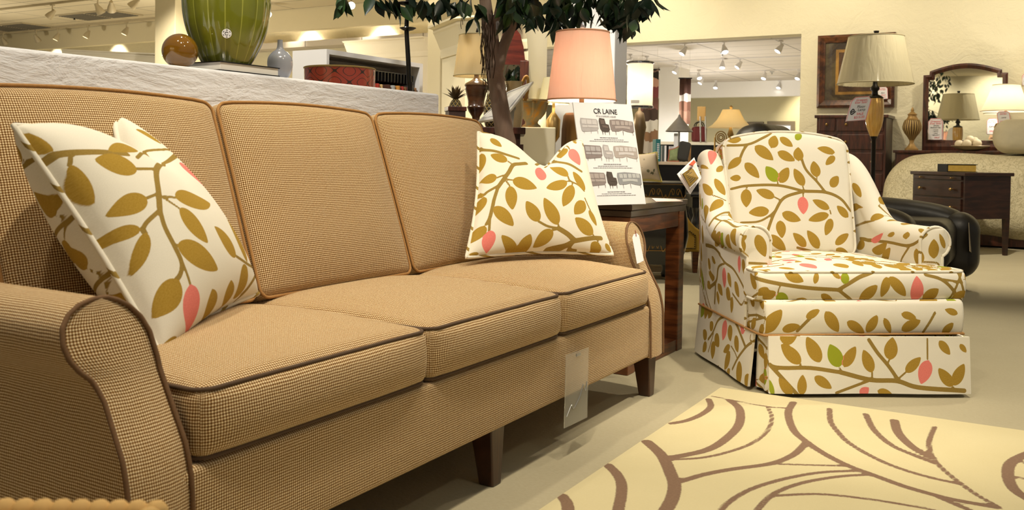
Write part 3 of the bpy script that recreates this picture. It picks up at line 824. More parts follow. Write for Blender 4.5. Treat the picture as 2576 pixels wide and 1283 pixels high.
# back cushion
hx, hy, hz = .285, .08, .275; bt = math.radians(15.5)
def bcf(p):
    p = p.copy(); x, y, z = p[..., 0], p[..., 1], p[..., 2]
    tz = np.clip((z+hz)/(2*hz), 0, 1)
    p[..., 2] = z-tz**2*(.035*(x/.25)**2)+0
    p[..., 0] = x*(1-.05*(1-tz))
    p[..., 1] = y-np.clip(-y/hy, 0, 1)*.035*np.clip(1-(x/hx)**4, 0, 1)*np.clip(1-(z/hz)**6, 0, 1)
    return p
BM = Matrix.Translation((0, .755, .672)) @ Matrix.Rotation(-bt, 4, 'X')
BLv = [(300,140,240,195),(320,165,385,235),(365,87,450,152),(442,95,458,38,0,.8),(470,115,550,155),(480,48,540,90),(565,155,565,92,0,.75),(468,250,415,180,2,.6),(480,255,520,185,0,.6),(590,270,545,190),
 (650,230,635,155,0,.6),(733,116,652,97,0,.4),(733,134,690,175,0,.55),(715,275,750,225,0,.7),(455,322,370,290),(325,285,325,370,0,.6),(430,385,335,395,0,.5),(490,398,577,430,0,.5),(585,320,588,402,1,.6),
 (708,376,630,335,0,.42),(705,402,610,430,0,.42),(718,422,690,500,0,.48),(795,415,742,362),(480,430,490,512,0,.55),(600,550,540,487),(660,558,605,475,0,.45),(735,540,798,490),(430,500,507,568),(740,560,805,612),(600,622,640,590,0,.6),(540,625,570,602,0,.7),
 (555,60,575,30,2,.9),(300,60,225,55,0,.4),(300,235,250,235,0,.6)]
BB = [[.012,(255,285),(330,270),(470,268),(590,295)],[.014,(590,295),(690,300),(760,330),(805,385)],[.012,(575,130),(600,195),(650,250),(690,300)],[.012,(215,85),(330,80),(400,50),(440,28)],[.012,(290,160),(310,110),(330,80)],
 [.013,(590,295),(500,325),(460,385),(440,430),(420,490)],[.009,(300,440),(380,435),(430,410),(455,388)],[.010,(560,555),(650,580),(722,618)],[.006,(440,95),(430,60)],[.006,(480,335),(455,322)],[.006,(590,295),(587,320)],[.006,(585,270),(590,290)],[.006,(470,250),(470,268)],[.006,(325,285),(330,272)],[.006,(565,155),(577,135)],[.006,(650,230),(648,250)],[.006,(710,382),(715,400)]]
bc = MB().rbox((0, 0, 0), (2*hx, 2*hy, 2*hz), .03, .0055, bcf, 4).xf(BM).build('back_cushion', PRINT, weld=False, **kw)
fill_pattern(bc, 51, BLv, BB, s1)
pts = []
for cx_, cz_, a0 in ((hx-.05, hz-.05, 0), (-hx+.05, hz-.05, PI/2), (-hx+.05, -hz+.05, PI), (hx-.05, -hz+.05, 1.5*PI)):
    for q in range(6): pts.append((cx_+.047*math.cos(a0+q*PI/10), cz_+.047*math.sin(a0+q*PI/10)))
out = []
for i in range(len(pts)):
    A_, B_ = np.array(pts[i]), np.array(pts[(i+1) % len(pts)]); q = max(1, int(np.linalg.norm(B_-A_)/.03))
    out += [A_+(B_-A_)*t/q for t in range(q)]
w = MB().tube(bcf(np.array([(x, -hy+.008, z) for x, z in out])), .0055, 8, closed=True).xf(BM).build('welt', PRINT, bc, world=False); stripes(w)
# arms sweeping up into wings
pth = smooth_path([(.352,.165,.527),(.352,.28,.527),(.352,.40,.530),(.352,.50,.540),(.349,.57,.572),(.342,.63,.635),(.332,.69,.715),(.322,.74,.775),(.312,.79,.812),(.305,.86,.825)], 150)
rr = np.linspace(.060, .048, len(pth))
for sg in (-1, 1):
    n = len(pth); secs = []
    tg = np.gradient(pth[:, 1:], axis=0); tg /= np.linalg.norm(tg, axis=1, keepdims=True)
    for i in range(n):
        x, y, z = pth[i]; s = i/(n-1); r = rr[i]
        ny, nz = -tg[i][1], tg[i][0]                      # up/front normal in the y-z plane
        if s < .62: yq = .165+(.70-.165)*s/.62; zq = .205
        else:
            q = (s-.62)/.38; yq = .70+.13*q; zq = .205+(.74-.205)*q
        sec = []
        ph = np.radians(np.linspace(128, -100, 36))
        circ = [(x+r*math.sin(f), y+r*math.cos(f)*ny, z+r*math.cos(f)*nz) for f in ph]
        xo = .383-.03*max(0, (s-.62)/.38)
        lo = np.array([xo, yq, zq]); c0 = np.array(circ[0]); c0b = c0.copy(); c0b[0] = xo
        for k in range(40): sec.append(lo+(c0b-lo)*k/40)
        sec += circ
        ci = np.array(circ[-1]); li = np.array([x-r+.004, yq, max(zq, .34)])
        for k in range(1, 36): sec.append(ci+(li-ci)*k/35)
        secs.append(np.array(sec))
    P = np.array(secs); P[..., 0] *= sg
    cap = np.array([[P[0][k]+(P[0][-1-k]-P[0][k])*c_/24-np.array([0, .010*math.sin(PI*c_/24), 0]) for c_ in range(25)] for k in range(len(P[0])//2+1)])
    capU = np.stack([cap[..., 0]*sg+6.0-.34, cap[..., 2]], -1)
    du_ = np.concatenate([[0], np.cumsum(np.linalg.norm(np.diff(P[:, 60], axis=0), axis=1))])
    dv_ = np.concatenate([np.zeros((n, 1)), np.cumsum(np.linalg.norm(np.diff(P, axis=1), axis=2), axis=1)], 1); dv_ -= dv_[:, 60:61]
    armU = np.stack([np.repeat(du_[:, None], P.shape[1], 1), dv_], -1)
    mb = MB().grid(P, flip=(sg > 0), uv=armU).grid(cap, flip=(sg < 0), uv=capU)
    arm = mb.build('arm', PRINT, weld=False, ang=0, **kw)
    if sg < 0:
        s8 = lambda x, y: (1740+x/3.664, 330+y/3.664); cv = lambda x, y: ((1750+x/3.467-1740)*3.664, (640+y/3.467-330)*3.664)
        A1 = [(185,178,180,312,1,.62),(230,375,290,325,0,.7),(190,590,100,485,0,.55),(305,590,210,435,0,.4),(290,640,165,745,0,.5),(130,680,130,850,0,.22),(160,350,65,395,0,.6),
              (225,920,215,1060,0,.35),(265,930,275,1080,0,.35),(290,935,310,1085,2,.28),(340,945,395,1110,0,.28),(385,900,415,1060,0,.35),(440,990,480,1120,0,.6),(600,955,680,1160,0,.48),(440,1010,510,960,0,.6)]
        A2 = [(130,150,150,235,0,.6),(250,115,250,295,1,.2),(195,255,235,360,0,.35),(280,160,310,290,0,.25),(340,240,380,375,0,.28),(265,310,305,385,0,.7),(320,370,310,515,0,.2),(190,320,200,440,0,.2),(380,10,380,165,1,.17),(410,40,430,190,0,.2),(105,235,125,305,0,.5),(120,40,115,130,0,.3),(140,20,175,80,0,.4)]
        A1 += [(*cv(*q[:2]), *cv(*q[2:4]), *q[4:]) for q in A2]
        Bz = [[.010,(60,225),(120,160),(220,150)],[.007,(190,590),(250,610),(315,640)],[.011,(160,870),(210,800),(290,755),(350,750)],[.011,(190,950),(230,870),(300,820),(400,880),(470,870)],[.012,(130,1050),(200,1070),(260,1130)],[.010,(500,1215),(620,1220),(690,1225)]]
        Bz += [[w]+[cv(*q) for q in ps] for w, *ps in ([.011,(205,0),(260,75),(330,130),(400,250),(430,320)],[.010,(260,75),(200,110),(180,230),(120,290)],[.009,(320,340),(370,410),(400,440),(430,390)],[.007,(175,240),(165,430)])]
        fill_pattern(arm, 61, A1, Bz, s8, mix=True)
    else:
        fill_pattern(arm, 66, [(900,525,960,485,1,.4),(905,572,975,530,0,.55),(870,530,835,560,0,.8),(1060,515,1070,482,0,.9),(950,622,990,555,0,.45),(1120,468,1155,492,0,.5),(1108,560,1115,640,0,.35),(1190,605,1190,515,0,.55),
              (770,135,795,202,1,.5),(765,255,775,335,1,.4),(815,258,856,325,0,.4),(800,385,870,372,0,.5),(790,470,820,420,0,.4),(800,345,795,290,0,.5),(1010,490,975,500,0,.6),(1240,560,1215,490,0,.3)],
              [[.012,(850,515),(980,530),(1080,545),(1155,495)],[.010,(1080,545),(1045,600),(1035,630)],[.008,(830,455),(870,440),(915,430)],[.010,(755,170),(765,240),(790,300)],[.008,(1125,620),(1200,625),(1215,640)]], s1, mix=True)
    # the front panel gets its own two leaves
    w = MB().tube(P[0][:-20:2], .0062, 8).build('welt', PRINT, arm, world=False); stripes(w)
# outer back
P = []
ob = MB().rbox((0, 0, 0), (.66, .07, .66), .03, .012).xf(Matrix.Translation((0, .80, .545)) @ Matrix.Rotation(-math.radians(13), 4, 'X')).build('outer_back', PRINT, weld=False, **kw); fill_pattern(ob, 71)

# ------------------------------------------------------------------ rug
rm, nt, p = newmat('wool_rug')
at = nt.nodes.new('ShaderNodeAttribute'); at.attribute_name = 'branch'
nn = noise(nt, 160, 3, .6, coord(nt)); jj = mth(nt, 'MULTIPLY', mth(nt, 'SUBTRACT', nn, .5), .006)
ln_ = sstep(nt, mth(nt, 'ADD', at.outputs['Fac'], jj), -.002, .002)
g = mixc(nt, noise(nt, 3, 4, .6, coord(nt)), lin('#c4b891'), lin('#d2c7a2')); g = mixc(nt, mth(nt, 'MULTIPLY', nn, .25), g, lin('#b8a877'))
nt.links.new(mixc(nt, ln_, mixc(nt, nn, lin('#6d5545'), lin('#8a6f5a')), g), p.inputs['Base Color'])
p.inputs['Roughness'].default_value = .95; p.inputs['Specular IOR Level'].default_value = .1; p.inputs['Sheen Weight'].default_value = .1
bump(nt, p, mth(nt, 'ADD', mth(nt, 'MULTIPLY', nn, .3), mth(nt, 'MULTIPLY', ln_, .7)), .5, .006)
RX0, RX1, RY0, RY1 = -1.02, 1.5, .75, 3.26
nx, ny = 200, 200
G = np.array([[(RX0+(RX1-RX0)*i/nx, RY0+(RY1-RY0)*j/ny, .012) for j in range(ny+1)] for i in range(nx+1)])
mb = MB().grid(G, uv=G[..., :2]); E = [G[:, 0], G[::-1, -1], G[0][::-1], G[-1]]
for e in E: mb.grid(np.stack([e*np.array([1, 1, 0]), e], 1))
rug = mb.build('rug', rm)
tag(rug, 'beige rug with curving brown branch lines under the front of the armchair', 'rug')
s5 = lambda x, y: tuple(ZP(1200+x/1.872, 980+y/1.872, .012)[:2])
RLN = [(.012,(1105,30),(1200,50),(1370,80),(1480,88)),(.022,(1090,45),(1100,80),(1060,115),(990,145),(915,160)),(.028,(1190,50),(1235,90),(1235,160),(1180,225),(1080,285),(890,325)),
 (.014,(1370,85),(1388,130),(1370,190),(1300,250),(1180,295),(1050,322),(900,330)),(.024,(1490,60),(1465,110),(1490,190),(1550,245),(1640,305),(1750,360),(1860,400),(2010,455),(2150,495),(2250,520),(2450,555)),
 (.022,(1550,250),(1500,300),(1430,335),(1350,355),(1200,375),(1070,400),(950,435)),(.012,(1390,350),(1560,355),(1750,360)),(.018,(1660,90),(1665,150),(1700,200),(1750,250),(1850,310),(1960,360),(2100,405),(2250,440)),
 (.02,(1830,115),(1870,190),(1950,260),(2060,310),(2160,348)),(.028,(1965,145),(1985,205),(2050,270),(2140,320)),(.016,(2155,175),(2130,240),(2140,310),(2200,380),(2330,480),(2450,550)),
 (.034,(800,245),(870,310),(910,390),(930,450),(920,510),(890,567),(840,640)),(.028,(615,355),(660,400),(682,460),(665,567),(640,640)),(.03,(400,500),(425,540),(430,600)),
 (.016,(1800,382),(1620,390),(1450,420),(1300,465),(1200,520),(1150,567),(1110,630)),(.016,(1850,400),(1700,410),(1530,440),(1400,490),(1320,567),(1280,640)),(.014,(1400,500),(1600,492),(1800,510),(2000,540),(2150,567),(2350,620)),
 (.03,(2620,290),(2520,340),(2500,400),(2530,470),(2620,530)),(.02,(2150,495),(2230,530),(2320,567)),(.014,(2545,330),(2600,355)),(.014,(2535,410),(2600,425))]
set_pattern(rug, [], [([tuple(q) for q in smooth_path([s5(*q) for q in l[1:]], 30)], l[0]) for l in RLN], G.reshape(-1, 3)[:, :2] if len(rug.data.vertices) == G.shape[0]*G.shape[1] else np.array([v.co[:2] for v in rug.data.vertices]))

# ------------------------------------------------------------------ foreground ottoman
ot = plain('camel_velvet', '#c9a468', .85, var=.1, vscale=30)
dr = np.array([math.cos(YAW), math.sin(YAW)]); pr_ = np.array([math.sin(YAW), -math.cos(YAW)])
cr_ = DP(428, 1262, .92)[:2]
cen = cr_-dr*.36+pr_*.21
ott = thing('ottoman', 'camel upholstered ottoman with a rope edge in the near left corner', 'ottoman', (cen[0], cen[1], 0), YAW)
MB().rbox((0, 0, .30), (.70, .40, .36), .04, .05).build('body', ot, ott, world=False)
rope = MB(); per = []
for a, b in (((-.35, .20), (.35, .20)), ((.35, .20), (.35, -.20)), ((.35, -.20), (-.35, -.20)), ((-.35, -.20), (-.35, .20))):
    L = math.dist(a, b); k = int(L/.018)
    for i in range(k): per.append((a[0]+(b[0]-a[0])*i/k, a[1]+(b[1]-a[1])*i/k))
for i, (x, y) in enumerate(per): rope.sphere((x, y, .483), .0125, 10, 6, (1.0, 1.0, 1.15))
rope.build('rope_trim', ot, ott, world=False)
for sx in (-1, 1):
    for sy in (-1, 1): MB().taper((sx*.3, sy*.15, 0), (.035, .035), (sx*.3, sy*.15, .13), (.055, .055)).build('leg', LEGWOOD, ott, world=False, smooth=False, bevel=.003)

# ------------------------------------------------------------------ tags hanging on the sofa
def quad_slab(pts, th, n=None):
    """a thin slab from four or more corners, with its own thickness"""
    P = [np.array(p, float) for p in pts]
    nn = np.cross(P[1]-P[0], P[-1]-P[0]); nn /= np.linalg.norm(nn)
    k = len(P); V = [p-nn*th/2 for p in P]+[p+nn*th/2 for p in P]
    F = [list(range(k))[::-1], list(range(k, 2*k))]+[(i, (i+1) % k, k+(i+1) % k, k+i) for i in range(k)]
    return MB().add(V, F)
class Card:
    """flat frame of a card: u to the right, v upwards, w towards the viewer"""
    def __init__(s, BL, BR, TL):
        s.o = np.array(BL, float); s.u = np.array(BR, float)-s.o; s.v = np.array(TL, float)-s.o
        s.W = np.linalg.norm(s.u); s.H = np.linalg.norm(s.v); s.u /= s.W
        s.v = s.v-s.u*(s.v@s.u)*0; s.v /= np.linalg.norm(s.v); s.n = np.cross(s.u, s.v); s.n /= np.linalg.norm(s.n)
        if s.n @ (ORG-s.o) < 0: s.n = -s.n
    def p(s, a, b, w=0): return s.o+s.u*a*s.W+s.v*b*s.H+s.n*w
    def strip(s, mb, a0, b0, a1, b1, w=.0012, th=.0008):
        q = [s.p(a0, b0), s.p(a1, b0), s.p(a1, b1), s.p(a0, b1)]
        return mb.hexa([x+s.n*(w-th) for x in q], [x+s.n*w for x in q])
    def line(s, mb, pts, r=.0012, w=.0016):
        return mb.tube([s.p(a, b, w) for a, b in pts], r, 6)
    def text(s, name, txt, a, b, size, mat, parent, align='CENTER', shear=0, rot=0, w=.0018):
        c = bpy.data.curves.new(name, 'FONT'); c.body = txt; c.size = size; c.align_x = align; c.align_y = 'CENTER'
        c.extrude = .0003; c.shear = shear; c.fill_mode = 'BOTH'; c.materials.append(mat)
        o0 = bpy.data.objects.new(name, c); C.objects.link(o0)
        bpy.context.view_layer.update()
        me = bpy.data.meshes.new_from_object(o0.evaluated_get(bpy.context.evaluated_depsgraph_get()))
        bpy.data.objects.remove(o0); me.name = name
        if not me.materials: me.materials.append(mat)
        o = bpy.data.objects.new(name, me); C.objects.link(o)
        v = s.v-s.u*(s.v@s.u); v /= np.linalg.norm(v); n = np.cross(s.u, v)
        M = Matrix.Identity(4)
        for i in range(3): M[i][0] = s.u[i]; M[i][1] = v[i]; M[i][2] = n[i]; M[i][3] = s.p(a, b, w)[i]
        M = M @ Matrix.Rotation(rot, 4, 'Z')
        o.parent = parent; o.matrix_basis = wm(parent).inverted() @ M if parent is not None else M
        return o

pm_, nt, p = newmat('clear_sleeve')
p.inputs['Base Color'].default_value = (.9, .9, .85, 1); p.inputs['Transmission Weight'].default_value = .85; p.inputs['Roughness'].default_value = .18; p.inputs['IOR'].default_value = 1.1
p.inputs['Alpha'].default_value = .8
t = thing('plastic_sleeve', 'clear plastic tag sleeve hanging from the front rail of the sofa', 'tag', XP(1450, 880, -1.165))
cs = Card(XP(1419, 1078, -1.150), XP(1477, 1050, -1.150), XP(1424, 893, -1.172))
quad_slab([cs.p(0, 0), cs.p(1, 0), cs.p(1, 1), cs.p(0, 1)], .002).build('sleeve', pm_, t, smooth=False)
m = MB()
cs.line(m, smooth_path([(.05, .15), (.25, .28), (.35, .22), (.6, .35), (.75, .50), (.85, .40), (.9, .52)], 30), .0013, .003)
m.build('cord', STEEL, t)
m = MB(); cs.strip(m, .42, .93, .58, .97, .004, .003); m.build('clip', STEEL, t, smooth=False)
t = thing('paper_tag', 'small cream paper tag hanging on the far rolled arm of the sofa', 'tag', XP(1600, 600, -1.27))
ct = Card(XP(1606, 662, -1.228), XP(1617, 657, -1.228), XP(1593, 590, -1.262))
quad_slab([ct.p(-.3, 0), ct.p(1.2, 0), ct.p(1.2, .9), ct.p(.8, 1), ct.p(.1, 1), ct.p(-.3, .9)], .001).build('card', CARD, t, smooth=False)
m = MB().tube([ct.p(.45, .9, .002), ct.p(.45, 1.0, .003), ct.p(.2, 1.12, .006)], .0012, 6); m.build('string', plain('red_string', '#8a2a24', .8), t)

# ------------------------------------------------------------------ on the low wall
WT = 1.072
bm_, nt, p = newmat('amber_glaze')
nt.links.new(mixc(nt, noise(nt, 14, 4, .6, coord(nt)), lin('#62420a'), lin('#8a5f12')), p.inputs['Base Color']); p.inputs['Roughness'].default_value = .08; p.inputs['Coat Weight'].default_value = 1
c0 = XP(453, 123, -2.185); r0 = SZ(44, DEPTH(c0))
o = MB().sphere((c0[0], c0[1], WT+r0), r0, 48, 28).build('ceramic_ball', bm_); tag(o, 'glossy amber brown ceramic ball on the low plaster wall', 'ornament')
# book
B0 = XP(553, 152, -2.112); B1 = XP(703, 168, -2.112); bt_ = B0[2]-.004
t = thing('book', 'thick white book with dark cover lying under the green jar', 'book', (-2.19, (B0[1]+B1[1])/2, WT))
MB().box((-2.262, B0[1]+.004, WT+.003), (-2.114, B1[1]-.004, bt_)).build('pages', plain('page_white', '#e9e7e3', .8), t, smooth=False)
MB().box((-2.266, B0[1], bt_), (-2.110, B1[1], bt_+.003)).box((-2.266, B0[1], WT), (-2.110, B1[1], WT+.003)).build('cover', BLACKW, t, smooth=False)
BT = bt_+.003
# green lobed jar
jc = XP(570, 157, -2.19); jd = DEPTH(jc)
jm, nt, p = newmat('green_glaze')
ob_ = nt.nodes.new('ShaderNodeTexCoord'); sx = nt.nodes.new('ShaderNodeSeparateXYZ'); nt.links.new(ob_.outputs['Object'], sx.inputs[0])
an = mth(nt, 'ARCTAN2', sx.outputs[1], sx.outputs[0]); rb = mth(nt, 'ABSOLUTE', mth(nt, 'SINE', mth(nt, 'MULTIPLY', an, 8)))
g = mixc(nt, noise(nt, 9, 5, .65, coord(nt, 'Object', (1, 1, .3))), lin('#585d14'), lin('#868d2a'))
nt.links.new(mixc(nt, sstep(nt, rb, .03, .16), lin('#a7ab48'), g), p.inputs['Base Color']); p.inputs['Roughness'].default_value = .1; p.inputs['Coat Weight'].default_value = 1; p.inputs['Coat Roughness'].default_value = .03
k = jd/FPX
prof = [(0.001, 0), (56*k, 0), (59*k, 2*k), (74*k, 30*k), (88*k, 61*k), (99*k, 97*k), (105*k, 137*k), (105*k, 165*k), (99*k, 205*k), (86*k, 240*k), (66*k, 265*k), (50*k, 275*k), (48*k, 290*k), (56*k, 300*k), (52*k, 300*k), (44*k, 288*k), (44*k, 274*k)]
pp = smooth_path([(a, b, 0) for a, b in prof[1:11]], 60)
prof = [prof[0]]+[(a, b) for a, b, _ in pp]+prof[11:]
jar = thing('lobed_jar', 'large glossy green jar with vertical ribs, standing on the white book', 'jar', (-2.19, jc[1], BT))
MB().lathe(prof, (0, 0, 0), 128, False, lambda q: 1+.028*np.abs(np.sin(8*q))).build('body', jm, jar, world=False)
sp = XP(573, 97, -2.19); dvec = ORG-sp; dvec[2] = 0; dvec /= np.linalg.norm(dvec)
sc0 = np.array([-2.19, jc[1], sp[2]])+dvec*(102*k); uu = np.array([-dvec[1], dvec[0], 0])
stc = Card(sc0-uu*.011-np.array([0, 0, .011]), sc0+uu*.011-np.array([0, 0, .011]), sc0-uu*.011+np.array([0, 0, .011]))
q = np.arange(28)*2*PI/28
quad_slab([stc.p(.5+.62*math.cos(a), .5+.62*math.sin(a), .001) for a in q], .003).build('sticker', CARD, jar, smooth=False)
m = MB(); m.tube([stc.p(.5+.22*math.cos(a), .5+.2*math.sin(a), .003) for a in np.linspace(.6, 5.6, 20)], .0008, 5)
for a0 in (.3, 1.3, 2.4, 3.4, 4.5, 5.5): m.tube([stc.p(.5+.46*math.cos(a), .5+.46*math.sin(a), .003) for a in np.linspace(a0, a0+.45, 6)], .0009, 5)
m.build('emblem', BLACKINK, jar)
# grey bottle vase
vc = XP(704, 190, -2.175); k = DEPTH(vc)/FPX
vm = plain('grey_glaze', '#a3a6b2', .18, coat=1)
pp = smooth_path([(14*k, 0, 0), (20*k, 3*k, 0), (28*k, 18*k, 0), (31.5*k, 38*k, 0), (29*k, 54*k, 0), (20*k, 66*k, 0), (10*k, 74*k, 0), (7*k, 84*k, 0), (6.5*k, 98*k, 0)], 60)
o = MB().lathe([(.0005, 0)]+[(a, b) for a, b, _ in pp]+[(4.5*k, 98*k), (4.5*k, 80*k)], (0, 0, 0), 72, False, lambda q: 1+.015*np.abs(np.sin(4*q))).build('bottle_vase', vm, world=False)
o.location = (-2.175, vc[1], WT); tag(o, 'small grey bottle vase on the wall beside the white book', 'vase')

# ------------------------------------------------------------------ behind the low wall
# red drum lamp
rc = XP(855, 178, -2.62); rr_ = SZ(88, DEPTH(rc))
sm_, nt, p = newmat('red_trellis')
v = nt.nodes.new('ShaderNodeTexCoord'); sx = nt.nodes.new('ShaderNodeSeparateXYZ'); nt.links.new(v.outputs['UV'], sx.inputs[0])
a = mth(nt, 'MULTIPLY', sx.outputs[1], 2*PI/.12); b_ = mth(nt, 'MULTIPLY', sx.outputs[0], 2*PI/.09)
w = mth(nt, 'ADD', mth(nt, 'COSINE', a), mth(nt, 'COSINE', b_)); w = mth(nt, 'ABSOLUTE', mth(nt, 'SINE', mth(nt, 'MULTIPLY', w, 2.6)))
nt.links.new(mixc(nt, sstep(nt, w, .12, .3), lin('#4a2f26'), lin('#c24a32')), p.inputs['Base Color']); p.inputs['Roughness'].default_value = .5; p.inputs['Coat Weight'].default_value = .8; p.inputs['Coat Roughness'].default_value = .08
bump(nt, p, noise(nt, 25, 3, .6, coord(nt)), .35, .01)
t = thing('drum_lamp', 'lamp with red trellis drum shade wrapped in plastic, behind the low wall', 'lamp', (rc[0], rc[1], 0))
z1 = rc[2]+.008
MB().lathe([(rr_, z1-.2), (rr_, z1), (rr_-.004, z1), (rr_-.004, z1-.2)], (rc[0], rc[1], 0), 64, False).build('shade', sm_, t)
MB().tube([(rc[0]+rr_*math.cos(q), rc[1]+rr_*math.sin(q), z1) for q in np.arange(48)*2*PI/48], .004, 6, closed=True).build('rim', plain('gold_trim', '#b99a5a', .5), t)
MB().lathe([(.14, 0), (.14, .02), (.02, .04), (.018, z1-.22), (.03, z1-.2), (.001, z1-.1)], (rc[0], rc[1], 0), 24).build('stand', BLACKM, t)
# candle stand
cp = DP(1027, 200, 4.55); t = thing('candle_stand', 'tall black iron candle stand with flat round drip plates', 'candle stand', (cp[0], cp[1], 0))
ph = [DP(x, y, 4.55) for x, y in ((1031, 260), (1030, 215), (1027, 150), (1023, 80), (1024, 40), (1026, -10), (1026, -90))]
path = [np.array([cp[0], cp[1], .02])]+ph
MB().tube(smooth_path(path, 40), np.linspace(.013, .010, len(smooth_path(path, 40))), 10).lathe([(.13, 0), (.13, .012), (.03, .03), (.012, .06)], (cp[0], cp[1], 0), 24).build('stem', BLACKM, t)
for y, hw in ((73, 21), (40, 20), (10, 26), (-60, 30)):
    q = DP(1026, y, 4.55); r = SZ(hw, 4.55)
    MB().lathe([(.004, -.012), (r*.6, -.006), (r, .004), (r*.98, .006), (r*.5, 0), (.004, .0)], tuple(q), 32).build('drip_plate', BLACKM, t)
# fabric sample rack
KX = -3.5; ka = XP(822, 117, KX); kb = XP(1064, 166, KX); kt = (ka[2]+kb[2])/2; kl = YP(736, 125, ka[1])[0]
t = thing('sample_rack', 'white open cabinet hung with a row of fabric samples', 'cabinet', ((KX+kl)/2, (ka[1]+kb[1])/2, 0))
ft = XP(935, 152, KX)[2]
MB().box((kl, ka[1], 0), (KX, ka[1]+.022, kt)).box((kl, kb[1]-.035, 0), (KX, kb[1], kt)).box((kl, ka[1]+.022, ft), (KX, kb[1]-.035, kt)).box((kl, ka[1]+.022, 0), (kl+.02, kb[1]-.035, ft)).box((kl+.02, ka[1]+.022, 0), (KX, kb[1]-.035, .06)).build('carcass', WHITEW, t, smooth=False)
MB().cyl((KX-.10, ka[1]+.022, ft-.045), (KX-.10, kb[1]-.035, ft-.045), .008, 10).build('rail', STEEL, t)
cols = ['#7a2b1c', '#c9b48d', '#8a5a2c', '#b8402a', '#d8c39a', '#5b2418', '#a8752f', '#8f8a83', '#c39a52', '#6e1f1a', '#bb8b3a', '#d6cbb0', '#7d4a22', '#a3331f', '#93653a', '#c9a56a', '#4c2c1a', '#8d2f22', '#b0b0a6', '#c98b3d', '#6a3a1e', '#9c3324', '#7b5a33', '#5a2a22', '#2f2f2a', '#86603a']
names = ['dark red', 'cream', 'brown', 'brick red', 'pale straw', 'deep maroon', 'ochre', 'grey', 'gold', 'wine red', 'amber', 'off white', 'walnut brown', 'scarlet', 'tan', 'wheat', 'espresso', 'crimson', 'silver grey', 'orange gold', 'chestnut', 'rust', 'olive brown', 'plum', 'charcoal', 'camel']
rnd = random.Random(4); n = len(cols); y0 = ka[1]+.05; y1 = kb[1]-.06
for i, c_ in enumerate(cols):
    y = y0+(y1-y0)*i/(n-1); th = .016+.008*rnd.random()
    s_ = thing('fabric_sample', f'{names[i]} fabric sample, number {i+1} from the left on the rack' if False else f'{names[i]} fabric sample hanging in the white rack behind the low wall', 'fabric sample', (KX-.1, y, ft-.6), 0, 'fabric samples in the white rack')
    m1 = plain('sample_cloth', c_, .9, var=.35, vscale=45)
    MB().rbox((KX-.14+rnd.uniform(-.02, .02), y, ft-.42), (.26, th, .58), .006, .1).build('cloth', m1, s_)
    MB().rbox((KX-.13, y, ft-.083), (.2, th*.8, .06), .006, .05).build('hanger', BLACKW, s_)

# ------------------------------------------------------------------ lamps
def shade_mat(name, col, glow=0, wrap=False, trans=.35):
    m, nt, p = newmat(name)
    n = noise(nt, 60, 3, .6, coord(nt, 'Object', (1, 1, .12)))
    nt.links.new(mixc(nt, n, tuple(x*.92 for x in lin(col)), lin(col)), p.inputs['Base Color']); p.inputs['Roughness'].default_value = .8
    if wrap:
        p.inputs['Coat Weight'].default_value = 1; p.inputs['Coat Roughness'].default_value = .07
        bump(nt, p, noise(nt, 26, 2, .5, coord(nt, 'Object', (1, 1, .1)), .6), .45, .015)
    tr = nt.nodes.new('ShaderNodeBsdfTranslucent'); tr.inputs[0].default_value = (*lin(col), 1)
    mx = nt.nodes.new('ShaderNodeMixShader'); mx.inputs[0].default_value = trans
    nt.links.new(p.outputs[0], mx.inputs[1]); nt.links.new(tr.outputs[0], mx.inputs[2])
    nt.links.new(mx.outputs[0], nt.nodes['Material Output'].inputs[0])
    return m
def shade(parent, mat, c, r0, z0, r1, z1, trim=None, flare=0, n=64, lob=None, tr=.0035):
    zs = np.linspace(0, 1, 12)
    prof = [(r0+(r1-r0)*s-flare*math.sin(PI*s), z0+(z1-z0)*s) for s in zs]
    prof += [(r-.003, z) for r, z in prof[::-1]]
    o = MB().lathe(prof, (c[0], c[1], 0), n, False, lob).build('lamp_shade', mat, parent)
    if trim:
        for r, z in ((r0, z0+.004), (r1, z1-.004)):
            MB().tube([(c[0]+r*math.cos(q), c[1]+r*math.sin(q), z) for q in np.arange(48)*2*PI/48], tr, 6, closed=True).build('shade_trim', trim, o)
    MB().lathe([(.004, z0+.02), (.004, z1+.01)], (c[0], c[1], 0), 8).tube([(c[0]-r1, c[1], z1-.01), (c[0]+r1, c[1], z1-.01)], .002, 6).build('harp', BRASS, o)
    return o
def pix_prof(rows, yb, d):      # rows of (y, half width) in pixels -> (r, z above the base row)
    return [(SZ(h, d), SZ(yb-y, d)) for y, h in rows]

# pink lamp on the side table
TX0, TX1, TY0, TY1, TZ = -1.99, -1.38, 3.272, 3.892, .655
pl = YP(1463, 258, 3.66); d = DEPTH(pl)
t = thing('table_lamp', 'lit table lamp with blush pink plastic-wrapped shade, behind the standing sign', 'lamp', (pl[0], pl[1], TZ))
zt_ = YP(1463, 80, 3.66)[2]; zb_ = YP(1463, 254, 3.66)[2]
shade(t, shade_mat('blush_linen', '#dec2b0', 1, True, .36), pl, SZ(87, d), zb_, SZ(67, d), zt_, plain('blush_trim', '#b98a6c', .7))
fb, nt, p = newmat('gilt_bark')
nt.links.new(mixc(nt, noise(nt, 40, 4, .6, coord(nt, 'Object', (1, 1, .08))), lin('#2e1c0c'), lin('#8d6a35')), p.inputs['Base Color']); p.inputs['Roughness'].default_value = .4; p.inputs['Metallic'].default_value = .4
zc_ = YP(1463, 285, 3.66)[2]
